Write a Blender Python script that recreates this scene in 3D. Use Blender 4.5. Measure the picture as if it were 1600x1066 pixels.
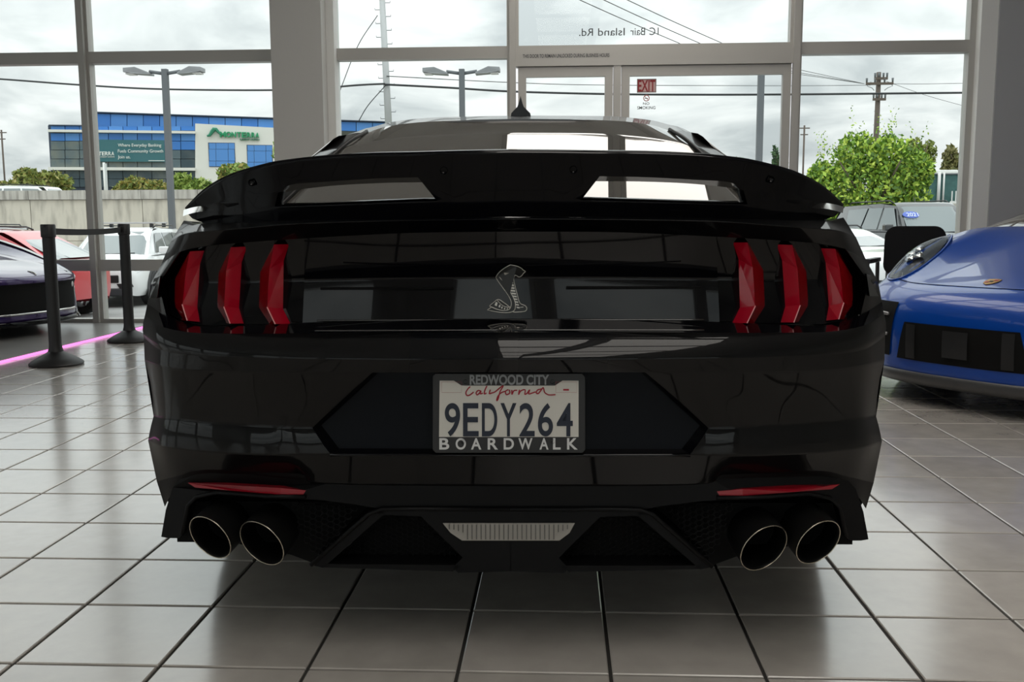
import bpy, bmesh, math, random
from mathutils import Vector, Matrix
random.seed(7)
for o in list(bpy.data.objects): bpy.data.objects.remove(o, do_unlink=True)
SC = bpy.context.scene
COL = SC.collection

# ------------------------------------------------------------------ camera
TILE = 0.34                      # floor tile pitch in metres
FPX = 1503.15                    # focal length in pixels of the 1600 px wide frame
YAW, PITCH, ROLL = -0.0504, -0.1237, -0.0046
CAMZ = 2.932 * TILE
_f = Vector((math.sin(YAW) * math.cos(PITCH), math.cos(YAW) * math.cos(PITCH), math.sin(PITCH)))
_r = Vector((math.cos(YAW), -math.sin(YAW), 0))
_u = _r.cross(_f)
CR = _r * math.cos(ROLL) + _u * math.sin(ROLL)
CU = _u * math.cos(ROLL) - _r * math.sin(ROLL)
CF = _f
CAMP = Vector((0, 0, CAMZ))
cam_data = bpy.data.cameras.new('camera')
cam = bpy.data.objects.new('camera', cam_data); COL.objects.link(cam)
cam_data.sensor_fit = 'HORIZONTAL'; cam_data.sensor_width = 36.0
cam_data.lens = 36.0 * FPX / 1600.0
cam_data.clip_start = 0.05; cam_data.clip_end = 2000
m = Matrix((CR, CU, -CF)).transposed().to_4x4(); m.translation = CAMP
cam.matrix_world = m
SC.camera = cam
SC.view_settings.view_transform = 'Standard'; SC.view_settings.look = 'None'
SC.view_settings.exposure = 0.35; SC.view_settings.gamma = 1.0
SC.view_settings.use_curve_mapping = False

def ray(px, py): return CF + CR * ((px - 800) / FPX) - CU * ((py - 533) / FPX)
def onY(px, py, Y):
    d = ray(px, py); return CAMP + d * (Y / d.y)
def onZ(px, py, z):
    d = ray(px, py); return CAMP + d * ((z - CAMZ) / d.z)
def onV(px, py, P0, ang):        # vertical plane through P0 whose horizontal direction has angle ang
    d = ray(px, py); n = Vector((-math.sin(ang), math.cos(ang), 0))
    return CAMP + d * ((Vector(P0) - CAMP).dot(n) / d.dot(n))

# ------------------------------------------------------------------ overcast sky
world = bpy.data.worlds.new('overcast_sky'); SC.world = world; world.use_nodes = True
nt = world.node_tree; nt.nodes.clear()
def N(t, **k):
    n = nt.nodes.new(t)
    for a, b in k.items(): setattr(n, a, b)
    return n
out = N('ShaderNodeOutputWorld'); bg = N('ShaderNodeBackground')
tc = N('ShaderNodeTexCoord'); sep = N('ShaderNodeSeparateXYZ')
nt.links.new(tc.outputs['Generated'], sep.inputs[0])
add = N('ShaderNodeMath', operation='ADD'); add.inputs[1].default_value = 0.22
ab = N('ShaderNodeMath', operation='ABSOLUTE'); nt.links.new(sep.outputs['Z'], ab.inputs[0])
nt.links.new(ab.outputs[0], add.inputs[0])
dx = N('ShaderNodeMath', operation='DIVIDE'); dy = N('ShaderNodeMath', operation='DIVIDE')
nt.links.new(sep.outputs['X'], dx.inputs[0]); nt.links.new(add.outputs[0], dx.inputs[1])
nt.links.new(sep.outputs['Y'], dy.inputs[0]); nt.links.new(add.outputs[0], dy.inputs[1])
cmb = N('ShaderNodeCombineXYZ'); nt.links.new(dx.outputs[0], cmb.inputs[0]); nt.links.new(dy.outputs[0], cmb.inputs[1])
no = N('ShaderNodeTexNoise'); no.inputs['Scale'].default_value = 2.3; no.inputs['Detail'].default_value = 6
no.inputs['Roughness'].default_value = 0.52; no.inputs['Distortion'].default_value = 0.5
nt.links.new(cmb.outputs[0], no.inputs['Vector'])
cr = N('ShaderNodeValToRGB')
cr.color_ramp.elements[0].position = 0.33; cr.color_ramp.elements[0].color = (0.58, 0.61, 0.63, 1)
cr.color_ramp.elements[1].position = 0.60; cr.color_ramp.elements[1].color = (1.0, 1.0, 1.0, 1)
e = cr.color_ramp.elements.new(0.46); e.color = (0.78, 0.80, 0.81, 1)
nt.links.new(no.outputs['Fac'], cr.inputs[0]); nt.links.new(cr.outputs[0], bg.inputs[0])
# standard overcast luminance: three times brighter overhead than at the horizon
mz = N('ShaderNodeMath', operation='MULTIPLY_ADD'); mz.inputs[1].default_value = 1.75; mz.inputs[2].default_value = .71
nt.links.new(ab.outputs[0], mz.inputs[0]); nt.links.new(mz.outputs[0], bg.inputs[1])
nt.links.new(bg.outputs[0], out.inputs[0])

# ------------------------------------------------------------------ materials
MATS = {}
def mat(name, base=(.5, .5, .5), rough=.5, metal=0., spec=.5, coat=0., coat_rough=.03, ior=1.5, noise=None, bump=None, emit=None, alpha=1.):
    """noise=(scale, second colour, low, high)  bump=(scale, strength)"""
    if name in MATS: return MATS[name]
    m = bpy.data.materials.new(name); m.use_nodes = True
    nt = m.node_tree; b = nt.nodes['Principled BSDF']
    b.inputs['Base Color'].default_value = (*base, 1); b.inputs['Roughness'].default_value = rough
    b.inputs['Metallic'].default_value = metal; b.inputs['Specular IOR Level'].default_value = spec
    b.inputs['IOR'].default_value = ior
    b.inputs['Coat Weight'].default_value = coat; b.inputs['Coat Roughness'].default_value = coat_rough
    if emit:
        b.inputs['Emission Color'].default_value = (*emit[:3], 1); b.inputs['Emission Strength'].default_value = emit[3]
    g = nt.nodes.new('ShaderNodeTexCoord')
    if noise:
        n = nt.nodes.new('ShaderNodeTexNoise'); n.inputs['Scale'].default_value = noise[0]; n.inputs['Detail'].default_value = 5
        r = nt.nodes.new('ShaderNodeMapRange'); r.inputs[1].default_value = noise[2]; r.inputs[2].default_value = noise[3]
        mx = nt.nodes.new('ShaderNodeMix'); mx.data_type = 'RGBA'
        mx.inputs[6].default_value = (*base, 1); mx.inputs[7].default_value = (*noise[1], 1)
        if len(noise) > 4:
            st = nt.nodes.new('ShaderNodeVectorMath'); st.operation = 'MULTIPLY'; st.inputs[1].default_value = noise[4]
            nt.links.new(g.outputs['Object'], st.inputs[0]); nt.links.new(st.outputs[0], n.inputs['Vector'])
        else: nt.links.new(g.outputs['Object'], n.inputs['Vector'])
        nt.links.new(n.outputs['Fac'], r.inputs[0])
        nt.links.new(r.outputs[0], mx.inputs[0]); nt.links.new(mx.outputs[2], b.inputs['Base Color'])
    if bump:
        n = nt.nodes.new('ShaderNodeTexNoise'); n.inputs['Scale'].default_value = bump[0]; n.inputs['Detail'].default_value = 4
        bp = nt.nodes.new('ShaderNodeBump'); bp.inputs['Strength'].default_value = bump[1]; bp.inputs['Distance'].default_value = .01
        nt.links.new(g.outputs['Object'], n.inputs['Vector']); nt.links.new(n.outputs['Fac'], bp.inputs['Height'])
        nt.links.new(bp.outputs[0], b.inputs['Normal'])
    MATS[name] = m; return m

def pane_mat(name, tint=(.93, .96, .95), refl=.09):
    """thin clear sheet: see-through with a Fresnel sheen"""
    if name in MATS: return MATS[name]
    m = bpy.data.materials.new(name); m.use_nodes = True
    nt = m.node_tree; nt.nodes.clear()
    o = nt.nodes.new('ShaderNodeOutputMaterial'); mx = nt.nodes.new('ShaderNodeMixShader')
    t = nt.nodes.new('ShaderNodeBsdfTransparent'); t.inputs[0].default_value = (*tint, 1)
    g = nt.nodes.new('ShaderNodeBsdfGlossy'); g.inputs['Roughness'].default_value = .01
    lw = nt.nodes.new('ShaderNodeLayerWeight'); lw.inputs[0].default_value = .25
    mu = nt.nodes.new('ShaderNodeMath'); mu.operation = 'MULTIPLY'; mu.inputs[1].default_value = refl * 4
    nt.links.new(lw.outputs['Fresnel'], mu.inputs[0]); nt.links.new(mu.outputs[0], mx.inputs[0])
    nt.links.new(t.outputs[0], mx.inputs[1]); nt.links.new(g.outputs[0], mx.inputs[2]); nt.links.new(mx.outputs[0], o.inputs[0])
    MATS[name] = m; return m

# ------------------------------------------------------------------ mesh building
class MB:
    def __init__(s): s.v = []; s.f = []
    def quad(s, a, b, c, d):
        i = len(s.v); s.v += [tuple(a), tuple(b), tuple(c), tuple(d)]; s.f.append((i, i+1, i+2, i+3)); return s
    def box(s, c, d, rz=0., ch=0.):
        cx, cy, cz = c; hx, hy, hz = d[0]/2, d[1]/2, d[2]/2
        co, si = math.cos(rz), math.sin(rz); i = len(s.v)
        for z in (-hz, hz):
            for x, y in ((-hx, -hy), (hx, -hy), (hx, hy), (-hx, hy)):
                s.v.append((cx + x*co - y*si, cy + x*si + y*co, cz + z))
        s.f += [tuple(i+k for k in q) for q in ((3,2,1,0),(4,5,6,7),(0,1,5,4),(1,2,6,5),(2,3,7,6),(3,0,4,7))]; return s
    def box2(s, a, b):
        return s.box([(a[k]+b[k])/2 for k in range(3)], [abs(a[k]-b[k]) for k in range(3)])
    def prism(s, pts, vec):
        """closed polygon of 3D points extruded along vec"""
        i = len(s.v); n = len(pts); vec = Vector(vec)
        s.v += [tuple(p) for p in pts] + [tuple(Vector(p) + vec) for p in pts]
        s.f.append(tuple(range(i, i+n))); s.f.append(tuple(range(i+2*n-1, i+n-1, -1)))
        for k in range(n): s.f.append((i+k, i+n+k, i+n+(k+1) % n, i+(k+1) % n))
        return s
    def grid(s, rows, close=False):
        i = len(s.v); n = len(rows[0])
        for r in rows: s.v += [tuple(p) for p in r]
        for a in range(len(rows)-1):
            for b in range(n if close else n-1):
                s.f.append((i+a*n+b, i+a*n+(b+1) % n, i+(a+1)*n+(b+1) % n, i+(a+1)*n+b))
        return s
    def tube(s, pts, r, n=8, caps=True):
        pts = [Vector(p) for p in pts]; rows = []; prev = None
        for k, p in enumerate(pts):
            t = (pts[min(k+1, len(pts)-1)] - pts[max(k-1, 0)]).normalized()
            if prev is None: a = t.orthogonal().normalized()
            else: a = (prev - t * prev.dot(t)).normalized()
            prev = a; b = t.cross(a); rr = r[k] if isinstance(r, (list, tuple)) else r
            rows.append([p + (a*math.cos(q) + b*math.sin(q))*rr for q in [2*math.pi*j/n for j in range(n)]])
        i = len(s.v); s.grid(rows, True)
        if caps:
            s.f.append(tuple(range(i+n-1, i-1, -1))); j = i + (len(rows)-1)*n; s.f.append(tuple(range(j, j+n)))
        return s
    def lathe(s, prof, n=24, M=None):
        """prof [(r,z)] about z"""
        M = M or Matrix.Identity(4)
        s.grid([[M @ Vector((r*math.cos(q), r*math.sin(q), z)) for q in [2*math.pi*j/n for j in range(n)]] for r, z in prof], True)
        return s
    def build(s, name, material, parent=None, smooth=False, weld=0., bevel=0., angle=None):
        me = bpy.data.meshes.new(name); me.from_pydata([tuple(p) for p in s.v], [], s.f)
        bm = bmesh.new(); bm.from_mesh(me)
        if weld: bmesh.ops.remove_doubles(bm, verts=bm.verts, dist=weld)
        bmesh.ops.recalc_face_normals(bm, faces=bm.faces)
        if bevel:
            ed = [e for e in bm.edges if len(e.link_faces) == 2 and e.calc_face_angle(0) > .5]
            bmesh.ops.bevel(bm, geom=ed, offset=bevel, segments=2, affect='EDGES', profile=.6)
        if angle is not None:
            for e in bm.edges:
                if len(e.link_faces) == 2 and e.calc_face_angle(0) > angle: e.smooth = False
        for f in bm.faces: f.smooth = smooth
        bm.to_mesh(me); bm.free()
        ms = material if isinstance(material, (list, tuple)) else [material]
        for m in ms: me.materials.append(m)
        o = bpy.data.objects.new(name, me); COL.objects.link(o)
        if parent: o.parent = parent
        return o

def tag(o, label=None, cat=None, group=None, kind=None):
    if label: o['label'] = label
    if cat: o['category'] = cat
    if group: o['group'] = group
    if kind: o['kind'] = kind
    return o
def thing(name, label, cat, loc=(0, 0, 0), rz=0., group=None):
    o = bpy.data.objects.new(name, None); COL.objects.link(o)
    o.location = loc; o.rotation_euler = (0, 0, rz); o.empty_display_size = .1
    return tag(o, label, cat, group)
def struct(name, mb, m, label, parent=None, **k):
    o = mb.build(name, m, parent, **k); tag(o, label, kind='structure'); return o
def copy_tree(o, parent=None):
    c = o.copy(); COL.objects.link(c); c.parent = parent
    for ch in list(o.children): copy_tree(ch, c)
    return c

def text(name, s, box, m, parent=None, to3=None, depth=.002, mirror=False, shear=0., spacing=1.0, bold=0.):
    """writing fitted into box (x0,x1,z0,z1); to3(x,z,d) places it, d = height above the surface"""
    cu = bpy.data.curves.new(name, 'FONT'); cu.body = s; cu.extrude = .5; cu.shear = shear; cu.space_character = spacing
    cu.offset = bold
    t = bpy.data.objects.new(name, cu); COL.objects.link(t)
    dg = bpy.context.evaluated_depsgraph_get(); dg.update()
    me = bpy.data.meshes.new_from_object(t.evaluated_get(dg))
    bpy.data.objects.remove(t, do_unlink=True); bpy.data.curves.remove(cu)
    xs = [v.co.x for v in me.vertices]; ys = [v.co.y for v in me.vertices]
    x0, x1, y0, y1 = min(xs), max(xs), min(ys), max(ys)
    for v in me.vertices:
        a = (v.co.x-x0)/(x1-x0); b = (v.co.y-y0)/(y1-y0)
        if mirror: a = 1-a
        v.co = to3(box[0]+a*(box[1]-box[0]), box[2]+b*(box[3]-box[2]), depth if v.co.z > 0 else 0)
    bm = bmesh.new(); bm.from_mesh(me); bmesh.ops.recalc_face_normals(bm, faces=bm.faces); bm.to_mesh(me); bm.free()
    me.materials.clear(); me.materials.append(m)
    o = bpy.data.objects.new(name, me); COL.objects.link(o)
    if parent: o.parent = parent
    return o

def catmull(pts, sub):
    """smooth curve through 3D points"""
    P = [Vector(p) for p in pts]; outp = []
    for k in range(len(P)-1):
        p0 = P[k-1] if k else P[0]*2-P[1]; p1, p2 = P[k], P[k+1]; p3 = P[k+2] if k+2 < len(P) else P[-1]*2-P[-2]
        for j in range(sub):
            t = j/sub
            outp.append(.5*((2*p1)+(p2-p0)*t+(2*p0-5*p1+4*p2-p3)*t*t+(3*p1-p0-3*p2+p3)*t**3))
    outp.append(P[-1]); return outp
# ================================================================== the showroom
WY = 9.29                      # inner face of the window wall
XL, XR, YB, CEIL = -10.2, 6.6, -7.5, 4.7
GRID_X, GRID_Y = -0.6678*TILE, 5.9745*TILE     # a joint crossing of the tile grid

# floor tiles: glazed beige-grey, every tile slightly different
tm = bpy.data.materials.new('glazed_floor_tile'); tm.use_nodes = True
nt = tm.node_tree; b = nt.nodes['Principled BSDF']
geo = nt.nodes.new('ShaderNodeNewGeometry')
mp = nt.nodes.new('ShaderNodeVectorMath'); mp.operation = 'SUBTRACT'; mp.inputs[1].default_value = (GRID_X, GRID_Y, 0)
sc_ = nt.nodes.new('ShaderNodeVectorMath'); sc_.operation = 'SCALE'; sc_.inputs['Scale'].default_value = 1/TILE
fl = nt.nodes.new('ShaderNodeVectorMath'); fl.operation = 'FLOOR'
wn = nt.nodes.new('ShaderNodeTexWhiteNoise'); wn.noise_dimensions = '2D'
nt.links.new(geo.outputs['Position'], mp.inputs[0]); nt.links.new(mp.outputs[0], sc_.inputs[0]); nt.links.new(sc_.outputs[0], fl.inputs[0]); nt.links.new(fl.outputs[0], wn.inputs['Vector'])
n1 = nt.nodes.new('ShaderNodeTexNoise'); n1.inputs['Scale'].default_value = 9; n1.inputs['Detail'].default_value = 6
nt.links.new(geo.outputs['Position'], n1.inputs['Vector'])
ad = nt.nodes.new('ShaderNodeMath'); ad.operation = 'MULTIPLY_ADD'; ad.inputs[1].default_value = .35
nt.links.new(wn.outputs['Value'], ad.inputs[0]); nt.links.new(n1.outputs['Fac'], ad.inputs[2])
rp = nt.nodes.new('ShaderNodeValToRGB')
rp.color_ramp.elements[0].position = .35; rp.color_ramp.elements[0].color = (.42, .39, .36, 1)
rp.color_ramp.elements[1].position = .95; rp.color_ramp.elements[1].color = (.54, .505, .465, 1)
nt.links.new(ad.outputs[0], rp.inputs[0]); nt.links.new(rp.outputs[0], b.inputs['Base Color'])
rr = nt.nodes.new('ShaderNodeMapRange'); rr.inputs[3].default_value = .17; rr.inputs[4].default_value = .30
n2 = nt.nodes.new('ShaderNodeTexNoise'); n2.inputs['Scale'].default_value = 26; n2.inputs['Detail'].default_value = 3
nt.links.new(geo.outputs['Position'], n2.inputs['Vector']); nt.links.new(n1.outputs['Fac'], rr.inputs[0]); nt.links.new(rr.outputs[0], b.inputs['Roughness'])
bp = nt.nodes.new('ShaderNodeBump'); bp.inputs['Strength'].default_value = .12; bp.inputs['Distance'].default_value = .004
nt.links.new(n2.outputs['Fac'], bp.inputs['Height']); nt.links.new(bp.outputs[0], b.inputs['Normal'])
b.inputs['Specular IOR Level'].default_value = .5; b.inputs['IOR'].default_value = 1.55
b.inputs['Coat Weight'].default_value = 1.; b.inputs['Coat Roughness'].default_value = .16; b.inputs['Coat IOR'].default_value = 1.5
MATS['tile'] = tm
M_grout = mat('dark_grout', (.035, .033, .03), .8)

floor = struct('floor', MB().box2((XL, YB, -.30), (XR, WY+.12, -.006)), M_grout, 'showroom floor of square beige-grey glazed tiles with dark joints')
def tile_mesh(mb, x, y):
    h = TILE/2 - .0042; c = .003
    rows = [[(x+sx*(h-d), y+sy*(h-d), z) for sx, sy in ((-1,-1),(1,-1),(1,1),(-1,1))] for d, z in ((0, -.006), (0, -.002), (c, 0))]
    i = len(mb.v); mb.grid(rows, True); mb.f.append((i+8, i+9, i+10, i+11))
# display platform edge on the left
PA, PB_ = onZ(0, 562, .025), onZ(231, 506.6, .025)
pdir = (PB_-PA).normalized(); P0 = PA - pdir*3.2; P1 = PA + pdir*((WY-.02-PA.y)/pdir.y)
def on_platform(x, y):
    t = (y-P0.y)/(P1.y-P0.y); ex = P0.x+(P1.x-P0.x)*t
    return P0.y+.0 < y and x < ex-.19
proto = MB(); tile_mesh(proto, 0, 0)
cells = []
i0, i1 = int((XL-GRID_X)/TILE)+0, int((XR-GRID_X)/TILE)
j0, j1 = int((YB-GRID_Y)/TILE), int((WY-GRID_Y)/TILE)
for i in range(i0, i1):
    for j in range(j0, j1):
        x, y = GRID_X+(i+.5)*TILE, GRID_Y+(j+.5)*TILE
        if on_platform(x, y): continue
        v = Vector((x, y, 0))-CAMP; d = v.dot(CF)
        seen = False
        if d > .5:
            px = 800+FPX*v.dot(CR)/d; py = 533-FPX*v.dot(CU)/d
            seen = -60 < px < 1660 and py < 1150 and not (-.85 < x+.03*y < .8 and 2.75 < y < 6.8)
        cells.append((not seen, d, x, y))
cells.sort()
me_tile = None; rest = MB()
for k, (hid, d, x, y) in enumerate(cells):
    if k < 300:
        if me_tile is None:
            o = proto.build('tile', tm, floor); me_tile = o.data
        else:
            o = bpy.data.objects.new('tile', me_tile); COL.objects.link(o); o.parent = floor
        o.location = (x, y, 0)
    else: tile_mesh(rest, x, y)
o = rest.build('tile_field', tm, floor); o['kind'] = 'stuff'

# walls and ceiling (the room goes on behind the camera)
M_wall = mat('painted_wall', (.52, .51, .49), .75, bump=(60, .06))
M_ceil = mat('ceiling_paint', (.50, .49, .47), .85)
M_alu = mat('anodised_aluminium', (.46, .445, .42), .45, .35)
M_white = mat('white_paint', (.72, .72, .70), .6)
M_pane = pane_mat('clear_window_pane')
M_black = mat('black_plastic', (.012, .012, .013), .45)
struct('ceiling', MB().box2((XL-.2, YB-.2, CEIL), (XR+.2, WY+.2, CEIL+.2)), M_ceil, 'plain grey showroom ceiling')
struct('wall_right', MB().box2((XR, YB, -.3), (XR+.2, WY+.12, CEIL)), M_wall, 'grey painted side wall')
LWIN = [(-6.9, -4.2), (-3.9, -1.2), (-.9, 1.8), (2.1, 4.8)]
wl_ = MB(); ys_ = [YB] + [q for w in LWIN for q in w] + [WY+.12]
for k in range(0, len(ys_), 2): wl_.box2((XL-.2, ys_[k], -.3), (XL, ys_[k+1], CEIL))
for a, c in LWIN: wl_.box2((XL-.2, a, -.3), (XL, c, .35)); wl_.box2((XL-.2, a, 3.3), (XL, c, CEIL))
struct('wall_left', wl_, M_wall, 'grey painted side wall with window openings', weld=.0005)
wb = MB()
BWIN = [(-9.9, -7.6), (-7.4, -5.1), (-4.9, -2.6), (-1.5, .8), (1.0, 3.3), (3.5, 5.8)]
xs = [XL] + [q for w in BWIN for q in w] + [XR]
for k in range(0, len(xs), 2): wb.box2((xs[k], YB-.2, -.3), (xs[k+1], YB, CEIL))
for a, c in BWIN:
    wb.box2((a, YB-.2, -.3), (c, YB, .35)); wb.box2((a, YB-.2, 3.3), (c, YB, CEIL))
struct('wall_back', wb, M_wall, 'painted wall with window openings behind the photographed car', weld=.0005)
def window(n, x0, x1, z0, z1, y=WY, label='aluminium framed showroom window pane', fw=.055, dep=.11, parent=None):
    w = struct('window_%d' % n, MB().box2((x0, y, z0), (x0+fw, y+dep, z1)).box2((x1-fw, y, z0), (x1, y+dep, z1)).box2((x0+fw, y, z0), (x1-fw, y+dep, z0+fw)).box2((x0+fw, y, z1-fw), (x1-fw, y+dep, z1)), M_alu, label)
    MB().box2((x0+fw-.005, y+.05, z0+fw-.005), (x1-fw+.005, y+.058, z1-fw+.005)).build('pane', M_pane, w)
    return w
for k, (y0, y1) in enumerate(LWIN):
    w = struct('window_%d' % (50+k), MB().box2((XL-.15, y0, .35), (XL-.04, y0+.055, 3.3)).box2((XL-.15, y1-.055, .35), (XL-.04, y1, 3.3)).box2((XL-.15, y0+.055, .35), (XL-.04, y1-.055, .405)).box2((XL-.15, y0+.055, 3.245), (XL-.04, y1-.055, 3.3)).box2((XL-.15, y0+.055, 1.9), (XL-.04, y1-.055, 1.955)), M_alu, 'window in the left side wall')
    MB().box2((XL-.10, y0+.05, .4), (XL-.092, y1-.05, 3.25)).build('pane', M_pane, w)
for k, (a, c) in enumerate(BWIN): window(40+k, a, c, .35, 3.3, YB-.15, 'window in the wall behind the photographed car')

# window wall: columns, mullion lines from the photograph
COLA = (-2.669, -2.205); TOPZ = 4.55; T0, T1 = 2.555, 2.602
struct('wall_front', MB().box2((XL, WY, TOPZ), (XR, WY+.14, CEIL)).box2((XL, WY, -.9), (XR, WY+.14, .0)), M_wall, 'strip of painted wall above and below the showroom glazing')
struct('wall_front_pillar', MB().box2((COLA[0], WY-.28, 0), (COLA[1]+.01, WY+.14, TOPZ)), M_wall, 'grey painted pillar between the front windows')
struct('wall_front_corner', MB().box2((3.95, WY-.12, 0), (XR, WY+.14, TOPZ)), mat('painted_wall_right', (.36, .365, .375), .7), 'grey painted wall end beside the right hand window')
bays = [(-8.0, -6.4), (-6.4, -4.58), (-4.58, COLA[0]), (COLA[1]+.01, -.45), (-.45, 2.176), (2.176, 3.80)]
bays.insert(0, (XL, -8.0))
wn_i = 1
for k, (a, c) in enumerate(bays):
    window(wn_i, a, c, T0+.022, TOPZ, label='upper showroom window pane in aluminium frame'); wn_i += 1
    if k == 5: continue
    if c <= COLA[0]+.01:
        window(wn_i, a, c, .585, T0+.022, label='tall showroom window pane in aluminium frame'); wn_i += 1
        window(wn_i, a, c, .0, .585, label='low showroom window pane beneath the rail'); wn_i += 1
    else:
        window(wn_i, a, c, .0, T0+.022, label='full height showroom window pane in aluminium frame'); wn_i += 1
# projecting vertical mullion caps
for k, x in enumerate((-6.4, -4.58, -.45, 2.176)):
    struct('trim_%d' % (k+1), MB().box2((x-.03, WY-.05, 0), (x+.03, WY-.001, TOPZ)), M_alu, 'vertical aluminium mullion of the window wall')
for k, (x0, x1) in enumerate(((COLA[1]+.011, COLA[1]+.085), (3.80, 3.949))):
    struct('trim_%d' % (k+5), MB().box2((x0, WY-.10, 0), (x1, WY+.12, TOPZ)), M_white, 'pale jamb strip where the glazing meets the painted wall')
# entrance doors between x=-.42 and 2.15
struct('trim_7', MB().box2((-.42, WY-.03, 2.44), (2.146, WY+.10, T0+.02)).box2((.497, WY-.02, 0), (.565, WY+.08, 2.44)), M_alu, 'aluminium header and centre post over the entrance doors')
def door(n, x0, x1, label):
    z1 = 2.435; fw, top = .075, .09
    d = struct('door_%d' % n, MB().box2((x0, WY+.0, .01), (x0+fw, WY+.06, z1)).box2((x1-fw, WY, .01), (x1, WY+.06, z1)).box2((x0+fw, WY, .01), (x1-fw, WY+.06, .2)).box2((x0+fw, WY, z1-top), (x1-fw, WY+.06, z1)), M_alu, label)
    MB().box2((x0+fw-.004, WY+.025, .196), (x1-fw+.004, WY+.033, z1-top+.004)).build('pane', M_pane, d)
    MB().tube([(x1-.16, WY-.001, .95), (x1-.16, WY-.06, .95), (x1-.16, WY-.06, 1.25), (x1-.16, WY-.001, 1.25)], .012).build('door_handle', M_alu, d)
    MB().box2((x0+.03, WY-.022, z1+.012), (x0+.14, WY-.0, z1+.04)).build('door_closer', M_black, d)
    return d
door(1, -.40, .49, 'narrow glass entrance door with aluminium frame')
d2 = door(2, .572, 2.14, 'wide glass entrance door carrying the exit sign')
onwall = lambda x, z, d: Vector((x, WY+.049-d, z))
# writing on the glass and header
def pxbox(a, c, Y=WY):     # pixel corners (left-bottom, right-top) to x0,x1,z0,z1
    p, q = onY(*a, Y), onY(*c, Y); return (p.x, q.x, p.z, q.z)
M_ink = mat('grey_lettering', (.05, .055, .06), .6)
M_redprint = mat('red_print', (.30, .02, .025), .6)
bx = pxbox((905, 55), (1030, 38))
a = thing('address_lettering', '', 'lettering')
for wd, f0, f1, z0 in (('1C', .885, 1., 2.722), ('Bair', .645, .83, 2.722), ('Island', .24, .575, 2.722), ('Rd.', 0., .175, 2.722)):
    text('address_word', wd, (bx[0]+(bx[1]-bx[0])*f0, bx[0]+(bx[1]-bx[0])*f1, z0, 2.79), M_ink, a, onwall, mirror=True)
tag(a, 'dark lettering of the street address on the upper door glass, reading backwards from inside', 'lettering')
bx = pxbox((817, 85), (952, 77))
a = text('door_notice', 'THIS DOOR TO REMAIN UNLOCKED DURING BUSINESS HOURS', (bx[0], bx[1], 2.515, 2.548), M_ink, None, lambda x, z, d: Vector((x, WY-.031-d, z)), bold=.01)
tag(a, 'small capital letters notice on the header above the entrance doors', 'lettering')
ex = thing('exit_sign', 'red and white exit sticker on the entrance door glass', 'sign', (0, 0, 0))
bx = pxbox((995.5, 144.5), (1026, 122.5)); Yg = WY+.024
MB().box2((bx[0], Yg-.002, bx[2]), (bx[1], Yg, bx[3])).build('backing', mat('exit_sticker_ground', (.62, .42, .40), .6), ex)
fr = MB(); t = .008
fr.box2((bx[0], Yg-.003, bx[3]-t), (bx[1], Yg-.002, bx[3])).box2((bx[0], Yg-.003, bx[2]), (bx[1], Yg-.002, bx[2]+t)).box2((bx[0], Yg-.003, bx[2]+t), (bx[0]+t, Yg-.002, bx[3]-t)).box2((bx[1]-t, Yg-.003, bx[2]+t), (bx[1], Yg-.002, bx[3]-t))
fr.build('border', mat('exit_border', (.22, .16, .15), .6), ex)
text('exit_letters', 'EXIT', (bx[0]+.008, bx[1]-.010, bx[2]+.010, bx[3]-.010), M_redprint, ex, lambda x, z, d: Vector((x, Yg-.003-d*.6, z)), bold=.02)
ns = thing('no_smoking_sign', 'clear no smoking sticker with red ring beneath the exit sign', 'sign')
c0 = onY(1010, 153.5, Yg); r0 = .026
ring = [(c0.x+r0*math.cos(q), Yg-.002, c0.z+r0*math.sin(q)) for q in [k*math.pi/12 for k in range(25)]]
M_rs = mat('pale_red_print', (.55, .16, .15), .6)
MB().tube(ring, .004, 5, False).tube([(c0.x-.018, Yg-.002, c0.z+.018), (c0.x+.018, Yg-.002, c0.z-.018)], .003, 5).build('ring', M_rs, ns)
MB().box((c0.x-.001, Yg-.0015, c0.z-.002), (.032, .002, .006)).build('cigarette', M_ink, ns)
bx = pxbox((1005, 163.5), (1015, 159.5)); text('no_letters', 'NO', bx, M_ink, ns, lambda x, z, d: Vector((x, Yg-.001-d*.5, z)), bold=.01)
bx = pxbox((996, 170.5), (1024.5, 165.5)); text('smoking_letters', 'SMOKING', bx, M_ink, ns, lambda x, z, d: Vector((x, Yg-.001-d*.5, z)), bold=.01)
# ceiling light panels over the right of the car, and fill rows behind the camera
M_frame = mat('panel_frame', (.18, .175, .17), .5)
M_lit = mat('lit_diffuser', (.8, .8, .78), .6, emit=(1.0, .95, .88, 2.7))
LX = [(-.5, .58), (.66, 1.80)]
for r in range(-3, 5):  # rows behind the camera are unseen, added as fill light
    for c, (xa, xb) in enumerate(LX):
        y0 = .9 + r*1.62
        t_ = thing('ceiling_and_fill_light', 'large square luminous ceiling panel in a dark frame, the rows behind the camera added as unseen fill', 'light', ((xa+xb)/2, y0+.75, CEIL), group='luminous ceiling panels')
        w, d = xb-xa, 1.5
        f_ = MB().box2((-w/2, -d/2, -.06), (w/2, -d/2+.05, -.001)).box2((-w/2, d/2-.05, -.06), (w/2, d/2, -.001)).box2((-w/2, -d/2+.05, -.06), (-w/2+.05, d/2-.05, -.001)).box2((w/2-.05, -d/2+.05, -.06), (w/2, d/2-.05, -.001))
        f_.build('frame', M_frame, t_); MB().box2((-w/2+.05, -d/2+.05, -.04), (w/2-.05, d/2-.05, -.02)).build('diffuser', M_lit, t_)

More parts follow.
